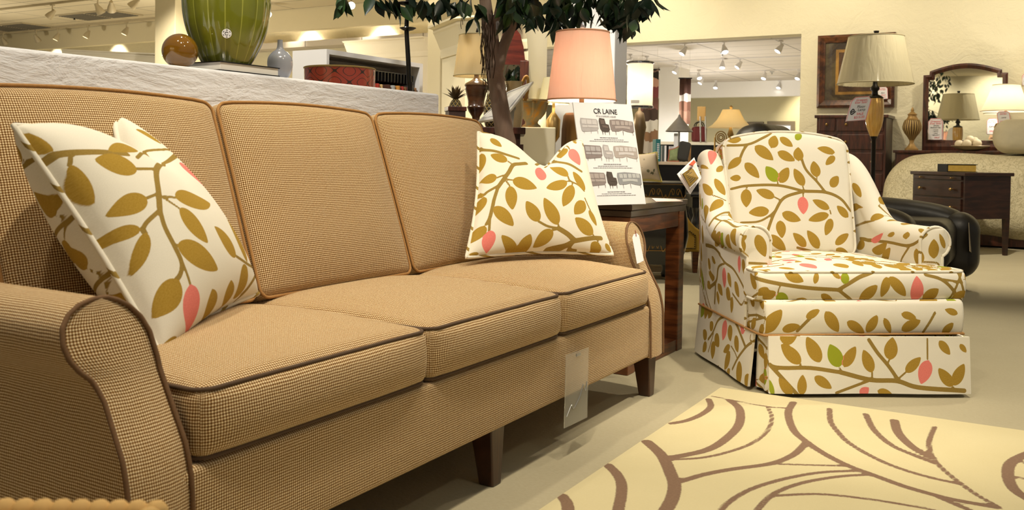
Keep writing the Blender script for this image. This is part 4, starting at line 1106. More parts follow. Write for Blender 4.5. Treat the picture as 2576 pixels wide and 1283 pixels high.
MB().lathe([(.075, TZ), (.08, TZ+.01), (SZ(52, d), TZ+.03), (SZ(49, d), zc_-.07), (SZ(45, d), zc_-.012), (SZ(40, d), zc_), (.012, zc_+.002), (.010, zb_+.06)], (pl[0], pl[1], 0), 40).build('base', fb, t)
bulb_or_fill((pl[0], pl[1], (zb_+zt_)/2-.02), 8, (1, .92, .82), .03)
MB().sphere((pl[0], pl[1], (zb_+zt_)/2+.05), .028, 16, 10).build('light_bulb', emis('bulb_glow', '#ffe9c4', 6), t)
MB().lathe([(.004, 0), (.012, .012), (.008, .03), (.001, .04)], (pl[0], pl[1], zt_+.005), 16).build('finial', STEEL, t)
# side table
t = thing('side_table', 'walnut side table with espresso top and open square frame, behind the sofa end', 'table', ((TX0+TX1)/2, (TY0+TY1)/2, 0))
MB().box((TX0, TY0, TZ-.024), (TX1, TY1, TZ)).box((TX0+.006, TY0+.006, TZ-.05), (TX1-.006, TY1-.006, TZ-.024)).build('tabletop', DARKTOP, t, smooth=False, bevel=.003)
L_ = .062; i0, i1, j0, j1 = TX0+.01, TX1-.01, TY0+.01, TY1-.01
for (x, y) in ((i0, j0), (i1-L_, j0), (i0, j1-L_), (i1-L_, j1-L_)): MB().box((x, y, 0), (x+L_, y+L_, TZ-.05)).build('leg', WALNUT, t, smooth=False, bevel=.003)
for z0, z1 in ((TZ-.115, TZ-.05), (.0, .05)):
    nm = 'top_rail' if z0 > .2 else 'base_rail'
    for y in (j0, j1-L_): MB().box((i0+L_, y+.004, z0), (i1-L_, y+L_-.004, z1)).build(nm, WALNUT, t, smooth=False, bevel=.003)
    for x in (i0, i1-L_): MB().box((x+.004, j0+L_, z0), (x+L_-.004, j1-L_, z1)).build(nm, WALNUT, t, smooth=False, bevel=.003)
MB().box((i0+.05, j0+.05, .03), (i1-.05, j1-.05, .045)).build('lower_shelf', WALNUT, t, smooth=False)
# flyer on the table
m = quad_slab([ZP(1650, 507, TZ+.002), ZP(1718, 506, TZ+.002), ZP(1700, 501, TZ+.002), ZP(1640, 499, TZ+.002)], .002)
tag(m.build('flyer', plain('flyer_paper', '#e9cfc6', .7, var=.25, vscale=30), smooth=False), 'loose paper flyer lying on the side table beside the sign', 'flyer')

# standing sign
BLp, BRp = ZP(1476, 517, TZ+.001), ZP(1625, 513, TZ+.001)
TLp, TRp = DP(1441, 257, DEPTH(BLp)+.07), DP(1588, 263, DEPTH(BRp)+.07)
t = thing('counter_sign', 'white printed furniture sign standing on the side table, leaning on the lamp', 'sign', (BLp+BRp)/2)
cd = Card(BLp, BRp, TLp)
quad_slab([q_-cd.n*.002 for q_ in (BLp, BRp, TRp, TLp)], .004).build('board', CARD, t, smooth=False)
cd.text('lettering', 'CR LAINE', 0.52, .920, .028, BLACKINK, t)
cd.text('tagline', 'STYLE | COMFORT | COLOR', .52, .872, .008, GREYINK, t)
rnd = random.Random(2)
for y in (.655, .392, .122):
    for k, (L, wd) in enumerate(((.30, .011), (.50, .007), (.66, .007))):
        m = MB(); x = .52-L/2
        while x < .52+L/2:
            w = rnd.uniform(.012, .04); cd.strip(m, x, y-k*.017, min(x+w, .52+L/2), y-k*.017+wd*.7); x += w+.008
        m.build('caption', GREYINK, t, smooth=False)
def mini(kind, a, b, s, dark, mid):
    """a little printed sofa / chair / sectional: flat ink shapes"""
    def poly(mb, pts, w=.0012):
        P = [cd.p(a+x*s, b+y*s*cd.W/cd.H, w) for x, y in pts]; mb.add(P, [list(range(len(P)))])
    m1, m2 = MB(), MB()
    if kind == 'sofa':
        poly(m1, [(0, .30), (.03, .42), (.62, .40), (.66, .34), (.66, .12), (.60, .06), (.08, .02), (.03, .06)])
        for x in (.06, .25, .44): poly(m2, [(x, .38), (x+.17, .375), (x+.17, .24), (x, .25)], .0018)
        for x in (.07, .27, .45): poly(m2, [(x, .22), (x+.18, .21), (x+.18, .15), (x, .15)], .0018)
        for x in (.10, .35, .60): poly(m1, [(x, .06), (x+.025, .06), (x+.018, -.03), (x+.007, -.03)])
    elif kind == 'chair':
        poly(m1, [(0, .34), (.03, .44), (.22, .42), (.25, .27), (.36, .25), (.38, .10), (.30, .03), (.08, .04), (.02, .12)])
        poly(m2, [(.05, .40), (.20, .385), (.20, .26), (.06, .26)], .0018); poly(m2, [(.10, .23), (.32, .21), (.32, .15), (.11, .16)], .0018)
        for x in (.08, .17, .33): poly(m1, [(x, .08), (x+.025, .08), (x+.018, -.05), (x+.007, -.05)])
    else:
        poly(m1, [(0, .30), (.02, .40), (.30, .42), (.60, .40), (.90, .37), (.92, .30), (.91, .06), (.84, .03), (.62, .06), (.46, .10), (.30, .06), (.06, .06), (.02, .12)])
        for x in (.08, .24, .42, .58, .73): poly(m2, [(x, .37), (x+.13, .37), (x+.13, .25), (x, .25)], .0018)
        poly(m2, [(.18, .22), (.46, .23), (.76, .21), (.76, .13), (.48, .16), (.18, .14)], .0018)
        for x in (.18, .46, .84): poly(m1, [(x, .08), (x+.025, .08), (x+.018, -.05), (x+.007, -.05)])
    m1.build('picture', dark, t, smooth=False, weld=False); m2.build('picture', mid, t, smooth=False, weld=False)
ink = lambda h: plain('print_ink', h, .7, var=.12, vscale=60)
G1, G2, D1, D2, T1, T2 = ink('#a9a5a9'), ink('#c3bfc2'), ink('#4a403c'), ink('#665852'), ink('#857a7a'), ink('#a59b9a')
mini('sofa', .07, .705, .45, G1, G2); mini('chair', .385, .705, .45, D1, D2); mini('sectional', .565, .705, .45, T1, T2)
mini('sofa', .07, .44, .45, T1, G1); mini('chair', .385, .44, .45, G1, G2); mini('sectional', .565, .44, .45, ink('#aaa09d'), G2)
mini('sofa', .07, .175, .45, T1, T2); mini('chair', .385, .175, .45, D1, D1); mini('sectional', .565, .175, .45, ink('#8b8d93'), ink('#b3b5b8'))

# booklet hanging on the armchair wing
t = thing('hang_tag', 'open booklet hang tag with a gold label on the armchair wing', 'tag', DP(1748, 410, 3.86))
bp = lambda x, y, d=3.86: DP(x, y, d)
quad_slab([bp(1703, 438, 3.84), bp(1736, 489, 3.82), bp(1764, 448, 3.86), bp(1746, 396, 3.90)], .003).build('back_page', CARD, t, smooth=False)
quad_slab([bp(1711, 437, 3.80), bp(1735, 478, 3.79), bp(1762, 446, 3.82), bp(1745, 402, 3.86)], .003).build('front_page', plain('booklet_page', '#e8d9d2', .5, var=.08, vscale=30), t, smooth=False)
quad_slab([bp(1714, 436, 3.785), bp(1735, 474, 3.775), bp(1761, 448, 3.80), bp(1742, 416, 3.825)], .002).build('label_border', CARD, t, smooth=False)
quad_slab([bp(1733, 414, 3.79), bp(1743, 417, 3.80), bp(1750, 409, 3.82), bp(1745, 403, 3.84)], .004).build('red_corner', plain('booklet_red', '#c9583a', .5, var=.2, vscale=30), t, smooth=False)
gl = [bp(1717, 437, 3.78), bp(1735, 470, 3.77), bp(1757, 448, 3.795), bp(1741, 421, 3.82)]
quad_slab(gl, .003).build('gold_label', plain('gold_foil', '#8a6f30', .35, .5), t, smooth=False)
m = MB()
for k in range(6):
    f = .16+.13*k; L = gl[0]+(gl[1]-gl[0])*f; R_ = gl[3]+(gl[2]-gl[3])*f
    m.tube([L+(R_-L)*.22+(ORG-L)*.0012, L+(R_-L)*(.6+.15*(k % 2))+(ORG-L)*.0012], .0011, 5)
m.build('lettering', BLACKINK, t)

# ------------------------------------------------------------------ ficus tree behind the sofa end
tp = DP(1268, 330, 4.75); TXY = np.array([tp[0], tp[1]])
tree = thing('ficus_tree', 'potted ficus tree with dark glossy leaves rising behind the end of the sofa', 'tree', (TXY[0], TXY[1], 0))
bk, nt, p = newmat('ficus_bark')
nt.links.new(mixc(nt, noise(nt, 14, 5, .65, coord(nt, 'Object', (1, 1, .35)), .5), lin('#6a594f'), lin('#b39a8a')), p.inputs['Base Color']); p.inputs['Roughness'].default_value = .8
bump(nt, p, noise(nt, 60, 4, .6, coord(nt, 'Object', (1, 1, .3))), .6, .006)
DT = 4.75
P_ = lambda x, y, d=DT: DP(x, y, d)
main = [np.array([TXY[0], TXY[1]-.02, .28]), P_(1275, 400), P_(1268, 330), P_(1255, 250), P_(1243, 170), P_(1236, 95), P_(1224, 30), P_(1214, -60), P_(1200, -170)]
sp = smooth_path(main, 64); rad = np.interp(np.linspace(0, 1, len(sp)), [0, .3, .6, .8, 1], [.052, .046, .038, .03, .014])
MB().tube(sp, rad, 14).build('trunk', bk, tree)
b2 = smooth_path([P_(1248, 190), P_(1262, 130), P_(1282, 80), P_(1300, 30), P_(1322, -50), P_(1350, -150)], 40)
MB().tube(b2, np.linspace(.034, .012, len(b2)), 12).build('branch', bk, tree)
b3 = smooth_path([P_(1236, 95), P_(1252, 30), P_(1262, -20), P_(1290, -120)], 24)
MB().tube(b3, np.linspace(.02, .010, len(b3)), 10).build('branch', bk, tree)
MB().lathe([(.001, 0), (.15, 0), (.17, .02), (.205, .30), (.22, .32), (.20, .32), (.19, .27), (.001, .27)], (TXY[0], TXY[1], 0), 40).build('pot', plain('terracotta', '#8a5a40', .7), tree)
lm, nt, p = newmat('ficus_leaf')
oi = nt.nodes.new('ShaderNodeTexCoord')
nt.links.new(mixc(nt, sstep(nt, noise(nt, 5, 2, .5, oi.outputs['Object']), .45, .75), lin('#16261a'), lin('#3d5a2a')), p.inputs['Base Color']); p.inputs['Roughness'].default_value = .32; p.inputs['Specular IOR Level'].default_value = .5
rnd = random.Random(11)
def leaf(mb, base, d, side, L, W):
    d = d/np.linalg.norm(d); side = side-d*(side@d); side /= np.linalg.norm(side); nn = np.cross(d, side); rows = []
    for t, w in ((0, .04), (.12, .45), (.3, .92), (.45, 1), (.62, .85), (.78, .5), (.9, .18), (1, .0)):
        c = base+d*L*t-nn*L*.10*t*t; ww = W/2*w
        rows.append([c-side*ww+nn*ww*.35, c, c+side*ww+nn*ww*.35])
    mb.grid(np.array(rows))
fol = MB(); tw = MB()
def spray(q, L=.098):
    a = rnd.uniform(0, 2*PI); d = np.array([.55*math.cos(a), .55*math.sin(a), -rnd.uniform(.45, 1.3)]); a2 = rnd.uniform(0, 2*PI)
    leaf(fol, q, d, np.array([math.cos(a2), math.sin(a2), rnd.uniform(-.3, .3)]), L*rnd.uniform(.8, 1.25), L*.5*rnd.uniform(.85, 1.15))
# the drooping lower fringe of the crown: x, y of the leaf base, depth offset
fr = [(850,-8,.1),(858,2,.1),(868,-4,.15),(945,-10,.2),(950,0,.2),(985,-8,0),(1000,10,.0),(975,-5,.1),(1012,14,.05),(1040,-8,.1),(1060,-4,.2),(1075,0,.1),(1088,5,0),(1100,22,.05),(1085,20,.1),(1108,-6,.1),(1130,-2,.1),(1150,6,.1),(1160,-4,.05),(1185,-8,.1),(1195,10,.1),(1170,0,.2),(1190,50,.1),(1208,22,.05)]
for x, y, dz in fr:
    for k in range(2): spray(DP(x+rnd.uniform(-8, 8), y+rnd.uniform(-4, 4), 4.55-dz))
for k in range(70): spray(DP(rnd.uniform(1262, 1350), rnd.uniform(-40, 45), rnd.uniform(4.3, 4.9)))
for k in range(34): spray(DP(rnd.uniform(1270, 1345), rnd.uniform(-30, 28), rnd.uniform(4.4, 4.9)))
for k in range(120): spray(DP(rnd.uniform(1385, 1585), rnd.uniform(-50, 42), rnd.uniform(4.55, 5.0)))
for k in range(40): spray(DP(rnd.uniform(1380, 1420), rnd.uniform(-20, 50), rnd.uniform(4.5, 4.9)))
for k in range(50): spray(DP(rnd.uniform(1530, 1595), rnd.uniform(-20, 68), rnd.uniform(4.5, 4.9)))
for x, y in ((1590,-5),(1600,2),(1612,-8),(1622,0),(1630,4),(1610,20),(1625,25),(1600,15),(1642,-6),(1398,42),(1405,55),(1392,50),(1375,25),(1580,40),(1592,55)):
    spray(DP(x, y, rnd.uniform(4.4, 4.7))); spray(DP(x+6, y-6, rnd.uniform(4.4, 4.7)))
for k in range(640):                       # the crown above the picture
    while True:
        q = np.array([rnd.uniform(-1, 1) for _ in range(3)]); r = np.linalg.norm(q)
        if .3 < r < 1: break
    spray(np.array([TXY[0], TXY[1], 2.27])+q*np.array([.74, .74, .55]))
fol.build('foliage', lm, tree, weld=False)
for x0, x1 in ((1225, 1060), (1225, 1120), (1230, 985), (1230, 860), (1300, 1400), (1310, 1480), (1310, 1560), (1330, 1620), (1290, 1340)):
    pts = [P_(x0, -60), DP((x0+x1)/2, -75, 4.7), DP(x1, -10, 4.55)]
    tw.tube(smooth_path(pts, 16), np.linspace(.008, .003, len(smooth_path(pts, 16))), 6)
tw.build('twigs', bk, tree)
rt = MB()
for k in range(16):
    x = 1212+k*1.6+rnd.uniform(-6, 6); y = rnd.uniform(30, 70); pts = [DP(x, y, 4.6)]
    for j in range(rnd.randint(5, 9)):
        x += rnd.uniform(-5, 4.5); y += rnd.uniform(14, 24); pts.append(DP(x, y, 4.6))
    rt.tube(smooth_path(pts, 24), .0022, 5)
for x in (1155, 1165, 1300, 1325, 1345, 1352):
    y = rnd.uniform(0, 25); pts = [DP(x, y, 4.55)]; xx = x
    for j in range(4): xx += rnd.uniform(-4, 4); y += rnd.uniform(10, 18); pts.append(DP(xx, y, 4.55))
    rt.tube(smooth_path(pts, 12), .0016, 5)
rt.build('aerial_roots', plain('root', '#3a2c1e', .9), tree)
tg = thing('tree_tag', 'white paper tag tied to the ficus trunk at the fork', 'tag', DP(1254, 62, 4.66))
tc = Card(DP(1248, 76, 4.66), DP(1257, 76, 4.66), DP(1247, 52, 4.66))
quad_slab([tc.p(0, .1), tc.p(.3, 0), tc.p(.9, 0), tc.p(1.1, .2), tc.p(1, .85), tc.p(.7, 1), tc.p(.25, .95), tc.p(0, .8)], .002).build('card', CARD, tg, smooth=False)
m = MB()
for k in range(4): tc.line(m, [(.25, .25+.14*k), (.8, .25+.14*k)], .0008, .002)
m.build('writing', BLACKINK, tg)

# ------------------------------------------------------------------ display behind the tree
DC = 5.75
cz = DP(1200, 322, DC)[2]
ca, cb_ = DP(1122, 322, DC-.25), DP(1322, 322, DC-.25)
cc = (ca+cb_)/2; cw = np.linalg.norm(cb_-ca)
t = thing('console_table', 'dark wood console holding a lamp and pineapple ornaments behind the tree', 'console', (cc[0], cc[1], 0), YAW)
MB().box((-cw/2, -.02, cz-.04), (cw/2, .75, cz)).build('tabletop', MAHOG, t, world=False, smooth=False, bevel=.004)
MB().box((-cw/2+.03, .01, cz-.16), (cw/2-.03, .72, cz-.04)).build('apron', MAHOG, t, world=False, smooth=False)
for x in (-cw/2+.04, cw/2-.04):
    for y in (.02, .70): MB().lathe([(.028, 0), (.03, .05), (.02, .08), (.03, .3), (.022, cz-.25), (.03, cz-.2), (.03, cz-.1)], (x, y, 0), 16).build('leg', MAHOG, t, world=False)
# cream lamp with urn base
lc = DP(1197, 320, DC); d = DEPTH(lc)
t = thing('table_lamp', 'dark urn lamp with cream plastic-wrapped shade on the console behind the tree', 'lamp', (lc[0], lc[1], cz))
um = wood('bronze_urn', '#2a170c', '#5c3a20', .25, (2, 2, 8), .6)
rows = [(320, 20), (316, 20), (310, 15), (300, 9), (292, 10), (278, 19), (272, 21), (268, 23), (264, 20), (250, 21), (238, 24), (226, 27), (221, 29), (217, 28), (213, 30), (208, 27), (202, 16), (197, 9), (192, 6), (184, 6)]
MB().lathe([(r, cz+z) for r, z in pix_prof(rows, 320, d)], (lc[0], lc[1], 0), 32).build('base', um, t)
zA = DP(1187, 193, DC)[2]; zB = DP(1187, 88, DC)[2]
shade(t, shade_mat('cream_silk', '#d8c79a', 0, True, .4), lc, SZ(58, d), zA, SZ(45, d), zB, plain('cream_trim', '#b8a878', .7))
MB().lathe([(.004, 0), (.008, .02), (.001, .045)], (lc[0], lc[1], zB), 10).build('finial', BLACKM, t)
bulb_or_fill((lc[0], lc[1], (zA+zB)/2), 1.2)
# pineapples and box
pine, nt, p = newmat('bronze_lattice')
v = nt.nodes.new('ShaderNodeTexCoord'); sx = nt.nodes.new('ShaderNodeSeparateXYZ'); nt.links.new(v.outputs['UV'], sx.inputs[0])
a = mth(nt, 'ADD', sx.outputs[0], sx.outputs[1]); b_ = mth(nt, 'SUBTRACT', sx.outputs[0], sx.outputs[1])
w = mth(nt, 'MINIMUM', mth(nt, 'ABSOLUTE', mth(nt, 'SINE', mth(nt, 'MULTIPLY', a, 90))), mth(nt, 'ABSOLUTE', mth(nt, 'SINE', mth(nt, 'MULTIPLY', b_, 90))))
nt.links.new(mixc(nt, sstep(nt, w, .2, .45), lin('#a08a4c'), lin('#2e2614')), p.inputs['Base Color']); p.inputs['Roughness'].default_value = .5; bump(nt, p, w, .6, .01)
crm = plain('bronze_leaf', '#4a3a20', .5)
def pineapple(label, c, z0, h, r):
    t = thing('pineapple_ornament', label, 'ornament', (c[0], c[1], z0))
    pp = smooth_path([(r*.55, 0, 0), (r*.85, h*.12, 0), (r, h*.35, 0), (r*.92, h*.6, 0), (r*.6, h*.85, 0), (r*.3, h*.95, 0)], 30)
    MB().lathe([(.001, 0)]+[(a, b) for a, b, _ in pp]+[(.001, h*.95)], (c[0], c[1], z0), 28).build('body', pine, t)
    mb = MB()
    for ring, (n, l, ang) in enumerate(((8, .5, 1.0), (7, .5, .6), (5, .5, .25))):
        for k in range(n):
            a = 2*PI*k/n+ring*.4; d0 = np.array([math.cos(a)*math.sin(ang), math.sin(a)*math.sin(ang), math.cos(ang)])
            leaf(mb, np.array([c[0], c[1], z0+h*.9])+d0*r*.1, d0, np.array([-math.sin(a), math.cos(a), 0]), h*l, r*.5)
    mb.build('crown', crm, t, weld=False); return t
bx0 = DP(1128, 268, 5.62); bx1 = DP(1170, 262, 5.62); bh = bx0[2]-cz+.0
t = thing('wooden_box', 'dark carved wooden box on the console below the pineapple', 'box', ((bx0[0]+bx1[0])/2, (bx0[1]+bx1[1])/2, cz), YAW+.25)
bw = np.linalg.norm(bx1-bx0)
MB().box((-bw/2, -.02, 0), (bw/2, .10, bh*.78)).build('body', plain('carved_wood', '#3a2418', .6, var=.5, vscale=70, bmp=.4), t, smooth=False).location.z = 0
MB().box((-bw/2-.006, -.026, bh*.78), (bw/2+.006, .106, bh)).build('lid', MAHOG, t, smooth=False, bevel=.003)
for ch in t.children:
    V = ch.data.vertices; pass
# box parts were laid out about the box itself
for ch in t.children:
    M_ = np.array(wm(t)); co_ = np.array([v.co[:] for v in ch.data.vertices]) @ M_[:3, :3].T + M_[:3, 3]
    ch.data.vertices.foreach_set('co', co_.ravel()); ch.data.update()
q = DP(1146, 268, 5.92); pineapple('bronze lattice pineapple ornament standing behind the carved wooden box', (q[0], q[1]), cz, SZ(78, 5.9), SZ(21, 5.9))
q = DP(1240, 300, 6.05); pineapple('bronze pineapple ornament half hidden behind the ficus trunk', (q[0], q[1]), cz, SZ(100, 6.05), SZ(24, 6.05))
q = DP(1292, 250, 6.1); t = thing('handled_jar', 'cream glazed jar with an ochre handle behind the tilted sign board', 'jar', (q[0], q[1], cz))
zj = DP(1289, 205, 6.1)[2]; h = zj-cz
jmm = plain('cream_crackle', '#b9a67c', .3, var=.15, vscale=20, coat=.5)
MB().lathe([(.001, cz), (.05, cz), (.066, cz+h*.35), (.064, cz+h*.6), (.05, cz+h*.85), (.06, zj), (.052, zj), (.042, cz+h*.85)], (q[0], q[1], 0), 28, False).build('body', jmm, t)
hd = np.array([AX[0][0], AX[0][1]]); hp = [(q[0]+hd[0]*a, q[1]+hd[1]*a, z) for a, z in ((.05, zj-.02), (.075, zj+.03), (.09, zj+.02), (.09, zj-.06), (.075, cz+h*.6))]
MB().tube(smooth_path(hp, 20), .011, 8).build('handle', plain('ochre_glaze', '#a8792e', .4), t)
# sign stand with tilted board
t = thing('sign_stand', 'grey floor stand holding a tilted white notice board beside the ficus', 'sign stand', (*DP(1289, 380, 5.08)[:2], 0))
gp = plain('grey_plastic', '#9c9a94', .5)
q = DP(1289, 272, 5.08); q2 = DP(1284, 340, 5.08); qf = np.array([q2[0], q2[1], .02])
MB().tube([qf, q2], .017, 14).tube([q2, q], .012, 12).sphere(tuple(q), .02, 16, 10).lathe([(.16, 0), (.16, .015), (.02, .03)], (q2[0], q2[1], 0), 28).build('post', gp, t)
bq = [DP(1202, 308, 4.98), DP(1270, 297, 4.95), DP(1342, 207, 5.13), DP(1278, 233, 5.19)]
quad_slab(bq, .012).build('board', plain('board_white', '#f0eadb', .6), t, smooth=False)
nb = np.cross(bq[1]-bq[0], bq[3]-bq[0]); nb /= np.linalg.norm(nb); nb *= np.sign(nb @ (ORG-bq[0])); m = MB()
bi = lambda u, v: (bq[0]*(1-u)+bq[1]*u)*(1-v)+(bq[3]*(1-u)+bq[2]*u)*v+nb*.0085
m.tube([bi(.1, .08), bi(.9, .08), bi(.9, .92), bi(.1, .92)], .0015, 5, closed=True).build('border', GREYINK, t)
m = MB()
for k in range(3): m.tube([bi(.35+.12*k, .5+.0*k), bi(.33+.12*k, .58), bi(.36+.12*k, .66), bi(.34+.12*k, .74)], .0022, 5)
m.build('writing', plain('orange_ink', '#b87a52', .6), t)
# pedestal and urn
DU = 6.5; pz = DP(1340, 322, DU)[2]; pa, pb = DP(1297, 330, DU-.2), DP(1398, 330, DU-.2); pc = (pa+pb)/2; pw = np.linalg.norm(pb-pa)
t = thing('display_plinth', 'cream plaster display plinth beneath the ochre urn', 'plinth', (pc[0], pc[1], 0), YAW)
MB().box((-pw/2, 0, 0), (pw/2, .5, pz)).build('block', CREAMW, t, world=False, smooth=False, bevel=.006)
uc = DP(1337, 318, DU)
t = thing('urn_planter', 'weathered ochre urn planter on the cream plinth', 'urn', (uc[0], uc[1], pz))
ur, nt, p = newmat('weathered_ochre')
nt.links.new(mixc(nt, sstep(nt, noise(nt, 9, 5, .65, coord(nt), .8), .42, .6), lin('#8b8060'), lin('#b98332')), p.inputs['Base Color']); p.inputs['Roughness'].default_value = .75; bump(nt, p, noise(nt, 60, 4, .6, coord(nt)), .3, .005)
rows = [(322, 23), (316, 23), (312, 17), (307, 16), (300, 20), (290, 28), (275, 34), (262, 36), (257, 37), (255, 41), (251, 41), (251, 36), (262, 31), (285, 22)]
MB().lathe([(r, pz+z) for r, z in pix_prof(rows, 322, DU)], (uc[0], uc[1], 0), 40, False).build('body', ur, t)
rb = MB()
for k in range(4):
    a = YAW-PI/2+.1+k*PI/2; rb.tube([(uc[0]+SZ(r, DU)*math.cos(a), uc[1]+SZ(r, DU)*math.sin(a), pz+SZ(322-y, DU)) for y, r in ((300, 21), (285, 31), (270, 36), (257, 38))], [.004, .009, .011, .012], 8)
rb.build('rib', ur, t)
sc2 = DP(1392, 310, 7.1)
t = thing('table_lamp', 'small lamp with pale plastic-wrapped shade left of the grey post', 'lamp', (sc2[0], sc2[1], 0))
zA, zB = DP(1392, 262, 7.1)[2], DP(1392, 196, 7.1)[2]
shade(t, shade_mat('pale_silk', '#c9c3a6', 0, True, .4), sc2, SZ(40, 7.1), zA, SZ(27, 7.1), zB)
MB().lathe([(.14, 0), (.14, .02), (.02, .04), (.015, zA-.3), (.05, zA-.25), (.055, zA-.12), (.012, zA-.06), (.01, zA+.06)], (sc2[0], sc2[1], 0), 24).build('base', BRASS, t)
bulb_or_fill((sc2[0], sc2[1], zA-.02), 4)
# dark mirror hutch
DH = 7.0; hb = DP(1265, 400, DH); he = DP(1327, 400, DH)
t = thing('hutch_mirror', 'tall dark mahogany framed mirror with arched crest behind the ficus', 'mirror', ((hb[0]+he[0])/2, (hb[1]+he[1])/2, 0), YAW)
hw = SZ(90, DH)/2; hx0 = -SZ(28, DH)     # frame runs from px 1236 to 1327
zz = lambda y: DP(1296, y, DH)[2]
for x0, x1 in ((-hw, -hw+SZ(20, DH)), (hw-SZ(22, DH), hw)): MB().box((x0, 0, 0), (x1, .06, zz(153))).build('post', MAHOG, t, world=False, smooth=False, bevel=.003).location.x = hx0*.5
crest = [(-hw, zz(163)), (hw, zz(163)), (hw, zz(153)), (hw-SZ(10, DH), zz(150)), (hw-SZ(14, DH), zz(118)), (hw-SZ(16, DH), zz(112)), (hw-SZ(22, DH), zz(88)), (hw-SZ(32, DH), zz(75)), (-hw+SZ(32, DH), zz(75)), (-hw+SZ(22, DH), zz(88)), (-hw+SZ(14, DH), zz(118)), (-hw, zz(153))]
MB().prism(crest, lambda u, v, w: (u, w, v), .005, .05).build('crest', wood('red_mahogany', '#3a130e', '#5e2318', .3, (3, 3, 20), .4), t, world=False, smooth=False).location.x = hx0*.5
mi_, nt, p = newmat('mirror_glass'); p.inputs['Metallic'].default_value = 1; p.inputs['Roughness'].default_value = .015; p.inputs['Base Color'].default_value = (.86, .87, .84, 1)
MB().box((-hw+SZ(20, DH), .02, .3), (hw-SZ(22, DH), .035, zz(163))).build('mirror_pane', mi_, t, world=False, smooth=False).location.x = hx0*.5
MB().box((-hw+SZ(20, DH), .0, .22), (hw-SZ(22, DH), .05, .3)).build('bottom_rail', MAHOG, t, world=False, smooth=False).location.x = hx0*.5

# ------------------------------------------------------------------ right side: bedroom display by the back wall
def knob(mb, c, n=(0, -1, 0), r=.016):
    c = np.array(c); n = np.array(n); mb.tube([c, c+n*.018], .006, 8).sphere(tuple(c+n*.026), r, 12, 8)
def price_tag(name, label, corners, group=None, lines=None, head=True):
    """red bordered sale card: corners BL, BR, TR, TL in 3d"""
    P = [np.array(q) for q in corners]; t = thing(name, label, 'price tag', (P[0]+P[1])/2, 0, group)
    c = Card(P[0], P[1], P[3])
    quad_slab([c.p(0, 0), c.p(1, 0), c.p(1, .85), c.p(.82, 1), c.p(.18, 1), c.p(0, .85)], .003).build('card', CARD, t, smooth=False)
    m = MB(); m.tube([c.p(.02, .015, .002), c.p(.98, .015, .002), c.p(.98, .84, .002), c.p(.81, .985, .002), c.p(.19, .985, .002), c.p(.02, .84, .002)], .0022, 6, closed=True).build('border', PINKINK, t)
    if head:
        c.text('heading', 'Greatest', .5, .86, c.H*.125, PINKINK, t, shear=.3, w=.003)
        c.text('heading', 'Ever Sale!', .5, .76, c.H*.125, PINKINK, t, shear=.3, w=.003)
    for (txt, a, b, s, mt) in (lines or []): c.text('handwriting', txt, a, b, c.H*s, mt, t, shear=.35, w=.003)
    return t, c

# chest of drawers
YC = 11.1
xl, xr = YP(2050, 288, YC)[0], YP(2236, 288, YC)[0]; zc = YP(2140, 289, YC)[2]
t = thing('chest_of_drawers', 'tall mahogany chest of drawers below the framed picture', 'chest', ((xl+xr)/2, YC+.23, 0))
MB().box((xl, YC-.03, zc-.035), (xr, YB-.02, zc)).build('top', MAHOG, t, smooth=False, bevel=.006)
MB().box((xl+.025, YC, .08), (xr-.025, YB-.03, zc-.035)).build('body', MAHOG, t, smooth=False)
MB().box((xl+.015, YC-.012, 0), (xr-.015, YB-.03, .09)).build('plinth', MAHOG, t, smooth=False, bevel=.005)
ed = [YP(2140, y, YC)[2] for y in (292, 334, 380, 432, 484)]+[.36, .12]
xd = [xl+.04, YP(2104, 330, YC)[0], xr-.04]
for i in range(6):
    for j in range(2):
        a, b_, z1, z0 = xd[j]+.012, xd[j+1]-.012, ed[i]-.018, ed[i+1]+.018
        if z1-z0 < .05: continue
        m = MB().box((a, YC-.016, z0), (b_, YC+.005, z1)); dr_ = m.build('drawer', MAHOG, t, smooth=False, bevel=.006)
        for kx in ((a+b_)/2,) if j == 0 else (a+(b_-a)*.2, a+(b_-a)*.78):
            m = MB(); knob(m, (kx, YC-.016, (z0+z1)/2)); m.build('knob', BRASS, dr_)
# dresser
YD = 11.02; dl = YP(2247, 377, YD)[0]; dz = YP(2300, 378, YD)[2]; dx1 = dl+2.0
t = thing('dresser', 'long mahogany dresser with mirror, urn and lamp on it', 'dresser', (dl+1.0, YD+.26, 0))
MB().box((dl, YD-.03, dz-.03), (dx1, YB-.03, dz)).build('top', MAHOG, t, smooth=False, bevel=.006)
MB().box((dl+.02, YD, .08), (dx1-.02, YB-.04, dz-.03)).box((dl+.03, YD+.02, 0), (dx1-.03, YB-.05, .08)).build('body', MAHOG, t, smooth=False)
xs = [dl+.03, YP(2340, 400, YD)[0], YP(2340, 400, YD)[0]+.75, dx1-.03]
for i, (z1, z0) in enumerate(((dz-.045, dz-.20), (dz-.225, dz-.42), (dz-.44, dz-.63), (dz-.65, .12))):
    for j in range(3):
        dr_ = MB().box((xs[j]+.012, YD-.016, z0), (xs[j+1]-.012, YD+.005, z1)).build('drawer', MAHOG, t, smooth=False, bevel=.006)
        w_ = xs[j+1]-xs[j]
        for kx in ((.5,) if j == 0 else (.2, .8)):
            m = MB(); knob(m, (xs[j]+w_*kx, YD-.016, (z0+z1)/2)); m.build('knob', BRASS, dr_)
